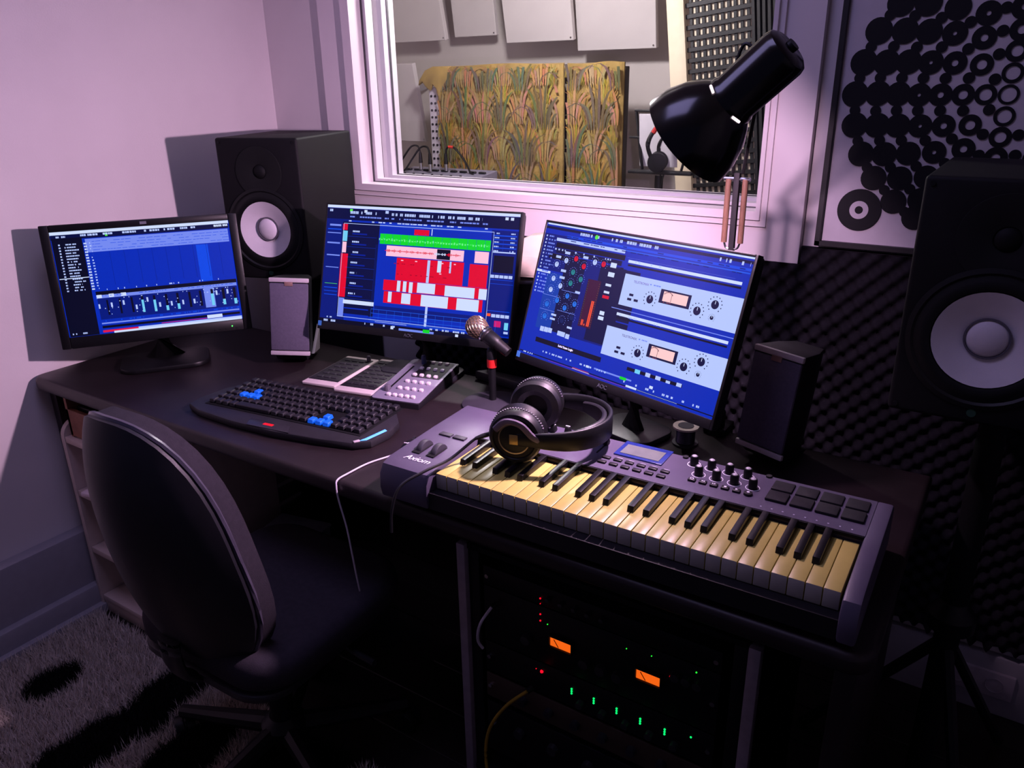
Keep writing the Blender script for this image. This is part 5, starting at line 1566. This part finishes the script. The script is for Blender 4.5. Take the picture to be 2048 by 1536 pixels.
# ================================================================== SHAGGY RUG
rng = np.random.default_rng(4)
RX0, RX1, RY0, RY1 = 0.10, 1.45, -1.95, -0.975
rug = thing('shag_rug', 'cream and black shaggy rug under the office chair', 'rug', (0, 0, 0))
MB().box(((RX0 + RX1) / 2, (RY0 + RY1) / 2, 0.010), (RX1 - RX0, RY1 - RY0, 0.012), bevel=0.003).build('rug_backing', mat('rug_backing', (40, 36, 38), 0.95), rug)
N = 150000
px = rng.uniform(RX0, RX1, N); py = rng.uniform(RY0, RY1, N)
wob = 0.012 * np.sin(py * 23) + 0.008 * np.sin(py * 51 + 1)
black = ((px + wob) > 0.515) & ((px + wob) < 0.655)
black |= ((px - 0.285) / 0.055) ** 2 + ((py + 1.205) / 0.075) ** 2 < 1
black |= ((px - 0.79) / 0.075) ** 2 + ((py + 1.17) / 0.13) ** 2 < 1
black |= px + wob > 0.93
black &= ~((px > 1.15) & (px < 1.28))
hgt = rng.uniform(0.022, 0.040, N); ang = rng.uniform(0, 2 * PI, N); lean = rng.uniform(0.0, 0.028, N)
wd = 0.0016
fa = rng.uniform(0, PI, N)
bx, by = np.cos(fa) * wd, np.sin(fa) * wd
tx, ty = px + np.cos(ang) * lean, py + np.sin(ang) * lean
V = np.empty((N, 3, 3), dtype=np.float32)
V[:, 0] = np.stack([px - bx, py - by, np.full(N, 0.012)], 1)
V[:, 1] = np.stack([px + bx, py + by, np.full(N, 0.012)], 1)
V[:, 2] = np.stack([tx, ty, 0.012 + hgt], 1)
me = bpy.data.meshes.new('pile')
me.vertices.add(N * 3); me.vertices.foreach_set('co', V.ravel())
me.loops.add(N * 3); me.loops.foreach_set('vertex_index', np.arange(N * 3, dtype=np.int32))
me.polygons.add(N); me.polygons.foreach_set('loop_start', np.arange(0, N * 3, 3, dtype=np.int32))
try:
    me.polygons.foreach_set('loop_total', np.full(N, 3, dtype=np.int32))
except Exception:
    pass
me.update()
at = me.color_attributes.new('Col', 'FLOAT_COLOR', 'POINT')
cc = np.where(black[:, None], np.array(lin((12, 11, 12)))[None], np.array(lin((212, 200, 190)))[None]) * rng.uniform(0.75, 1.15, N)[:, None]
cc = np.concatenate([cc, np.ones((N, 1))], 1).repeat(3, axis=0)
at.data.foreach_set('color', cc.astype(np.float32).ravel())
pile = link('pile', me, mat_attr('rug_pile', rough=0.95), rug)
pile['kind'] = 'stuff'

# ================================================================== EQUIPMENT RACK UNDER THE DESK
rk = thing('equipment_rack', 'open equipment rack with grey metal uprights under the desk', 'rack', (1.651, -0.85, 0))
RAIL = mat('grey_rail_metal', (160, 148, 160), 0.45, metal=0.3)
for sx in (-1, 1):
    MB().box((sx * 0.2925, 0.010, 0.305), (0.020, 0.020, 0.61), bevel=0.002).build('upright', RAIL, rk)
    MB().box((sx * 0.270, 0.016, 0.305), (0.026, 0.006, 0.60), bevel=0.001).build('mounting_rail', BLACK, rk)
    MB().box((sx * 0.296, 0.20, 0.305), (0.012, 0.36, 0.60), bevel=0.001).build('side_panel', BLACK_MATT, rk)
MB().box((0, 0.195, 0.604), (0.60, 0.37, 0.012), bevel=0.001).build('top_panel', BLACK_MATT, rk)
MB().box((0, 0.195, 0.03), (0.60, 0.37, 0.012), bevel=0.001).build('bottom_panel', BLACK_MATT, rk)
LEDS = {'r': mat('red_led', (220, 20, 40), 0.4, emit=(255, 10, 36), estr=1.6), 'g': mat('green_led2', (40, 210, 70), 0.4, emit=(40, 255, 60), estr=1.2),
        't': mat('teal_led', (40, 220, 170), 0.4, emit=(10, 250, 110), estr=1.3), 'o': mat('amber_meter', (230, 110, 20), 0.4, emit=(255, 104, 22), estr=0.9)}
FACE = mat('rack_face', (11, 11, 14), 0.45, spec=0.3)
def unit(label, zc, h, name='rack_unit', cat='audio unit', face=FACE):
    t = thing(name, label, cat, (1.651, -0.85, zc), (0, 0, 0), 'units in the equipment rack')
    MB().box((0, 0.008, 0), (0.483, 0.005, h - 0.002), bevel=0.001).build('face_plate', face, t)
    MB().box((0, 0.155, 0), (0.44, 0.29, h - 0.006), bevel=0.001).build('chassis', BLACK_MATT, t)
    for sx in (-1, 1):
        MB().cyl((sx * 0.232, 0.006, 0), (sx * 0.232, 0.002, 0), 0.0045, seg=10).build('rack_screw', CHROME, t)
    return t
def led(t, x, z, k, r=0.0016):
    return MB().lathe([(r, -0.002), (r, 0.0008), (r * 0.6, r * 0.9), (0, r * 1.1)], 10, Matrix.Translation((x, 0.005, z)) @ ROT_FRONT).build('indicator_light', LEDS[k], t)
KN = mat('rack_knob_grey', (34, 34, 40), 0.4)
def knobs(t, xs, z, r=0.008):
    for x in xs:
        MB().lathe([(r, 0), (r * 0.9, 0.012), (0, 0.013)], 16, Matrix.Translation((x, 0.006, z)) @ ROT_FRONT).build('knob', KN, t)
u1 = unit('top rack unit with two stacked red indicator lights', 0.555, 0.0445)
led(u1, -0.110, -0.006, 'r'); led(u1, -0.110, -0.018, 'r', 0.0008)
knobs(u1, [-0.09 + i * 0.028 for i in range(5)], 0.002, 0.005)
u2 = unit('dual compressor rack unit with two amber lit needle meters', 0.466, 0.132)
led(u2, -0.110, 0.047, 'r'); led(u2, -0.110, 0.032, 'r'); led(u2, -0.094, 0.030, 'g', 0.0011)
for (x, z) in ((-0.062, 0.000), (0.116, 0.006)):
    v = MB().box((x, 0.003, z), (0.047, 0.006, 0.025), bevel=0.001).build('needle_meter', LEDS['o'], u2)
    MB().box((x - 0.010, -0.0005, z - 0.002), (0.001, 0.001, 0.018), rot=(0, -0.6, 0)).build('needle', BLACK, v)
    for (c_, s_) in (((x, 0.0005, z + 0.0125), (0.050, 0.010, 0.003)), ((x, 0.0005, z - 0.0125), (0.050, 0.010, 0.003)), ((x - 0.0245, 0.0005, z), (0.003, 0.010, 0.026)), ((x + 0.0245, 0.0005, z), (0.003, 0.010, 0.026))):
        MB().box(c_, s_, bevel=0.0008).build('meter_frame', FACE, v)
knobs(u2, (-0.14, -0.012, 0.022, 0.056), -0.022, 0.011); knobs(u2, (0.185, 0.205, 0.165), 0.03, 0.009)
for (x, z) in ((0.07, 0.045), (0.118, 0.050), (0.135, 0.0)): led(u2, x, z, 'g', 0.0010)
led(u2, 0.155, 0.022, 'r', 0.0020); led(u2, 0.2, 0.052, 'g', 0.0014)
u3 = unit('rack unit with a row of five green level ladders', 0.360, 0.076)
for i in range(5):
    for j in range(3):
        led(u3, -0.040 + i * 0.0478, -0.004 + j * 0.0055, 't', 0.0020)
led(u3, -0.107, 0.018, 'r', 0.0034); led(u3, -0.12, 0.019, 'r', 0.0008)
led(u3, 0.20, 0.015, 't', 0.0018)
knobs(u3, [-0.02 + i * 0.0478 for i in range(5)], -0.018, 0.008)
u4 = unit('wide brown-edged rack shelf unit below the green ladders', 0.285, 0.062, face=mat('brown_face', (58, 44, 36), 0.5))
knobs(u4, [-0.15 + i * 0.06 for i in range(6)], 0.0, 0.010)
u5 = unit('lowest black rack unit near the floor', 0.175, 0.132)
knobs(u5, [-0.16 + i * 0.08 for i in range(5)], 0.02, 0.012)
# binder with upside-down title on top of the rack
bi = thing('binder', 'dark blue binder with an upside-down title lying on the rack', 'binder', (1.70, -0.72, 0.6115), (0, 0, 0))
BIM = mat('navy_binder', (18, 20, 38), 0.5)
MB().box((0, 0, 0.003), (0.32, 0.22, 0.006), bevel=0.001).build('lower_cover', BIM, bi)
MB().box((0, 0.004, 0.0255), (0.31, 0.205, 0.038)).build('pages', mat('binder_pages', (60, 60, 72), 0.8), bi)
MB().box((0, 0, 0.048), (0.32, 0.22, 0.006), bevel=0.001).build('upper_cover', BIM, bi)
MB().box((0, -0.109, 0.0255), (0.32, 0.004, 0.045), bevel=0.001).build('spine', BIM, bi)
o = text('title_print', 'REGISTRE DE SECURITE', 0.016, mat('pale_blue_print', (70, 76, 120), 0.6), bi, (0.0, -0.1115, 0.031), (PI / 2, PI, 0), align='CENTER')
# loose cables by the rack
for (nm, lab, pts, m, r) in (
    ('yellow_cable', 'yellow cable hanging beside the left rack upright', [(1.52, -0.862, 0.33), (1.47, -0.868, 0.27), (1.43, -0.872, 0.19), (1.42, -0.872, 0.10), (1.44, -0.88, 0.02)], mat('yellow_jacket', (150, 120, 30), 0.5), 0.0035),
    ('white_cable', 'short white cable looping out of the left of the rack', [(1.44, -0.862, 0.50), (1.425, -0.876, 0.47), (1.415, -0.876, 0.44), (1.41, -0.870, 0.41), (1.415, -0.862, 0.39)], mat('white_cord', (200, 190, 205), 0.5), 0.003)):
    t = thing(nm, lab, 'cable', tuple(pts[-1]))
    o0 = Vector(pts[-1])
    MB().tube(smooth_path([Vector(p) - o0 for p in pts], 6), r, 8).build('jacket', m, t)
    MB().cyl(tuple(Vector(pts[0]) - o0), tuple(Vector(pts[0]) - o0 + Vector((0.004, 0.012, 0.002))), r * 1.8, seg=10).build('plug', BLACK, t)
# lidded container and cables on the floor at the right
gl_ = thing('wall_socket', 'pale double socket on the skirting behind the right speaker stand', 'socket', (2.28, -0.022, 0.09))
MB().box((0, -0.004, 0), (0.16, 0.010, 0.07), bevel=0.003).build('socket_plate', mat('pale_socket', (170, 160, 170), 0.4), gl_)
for x in (-0.04, 0.04):
    MB().lathe([(0.02, 0.0), (0.02, 0.002), (0.0185, 0.002), (0.018, -0.001), (0, -0.001)], 20, Matrix.Translation((x, -0.009, 0)) @ ROT_FRONT).build('socket_well', mat('pale_socket', (170, 160, 170), 0.4), gl_)
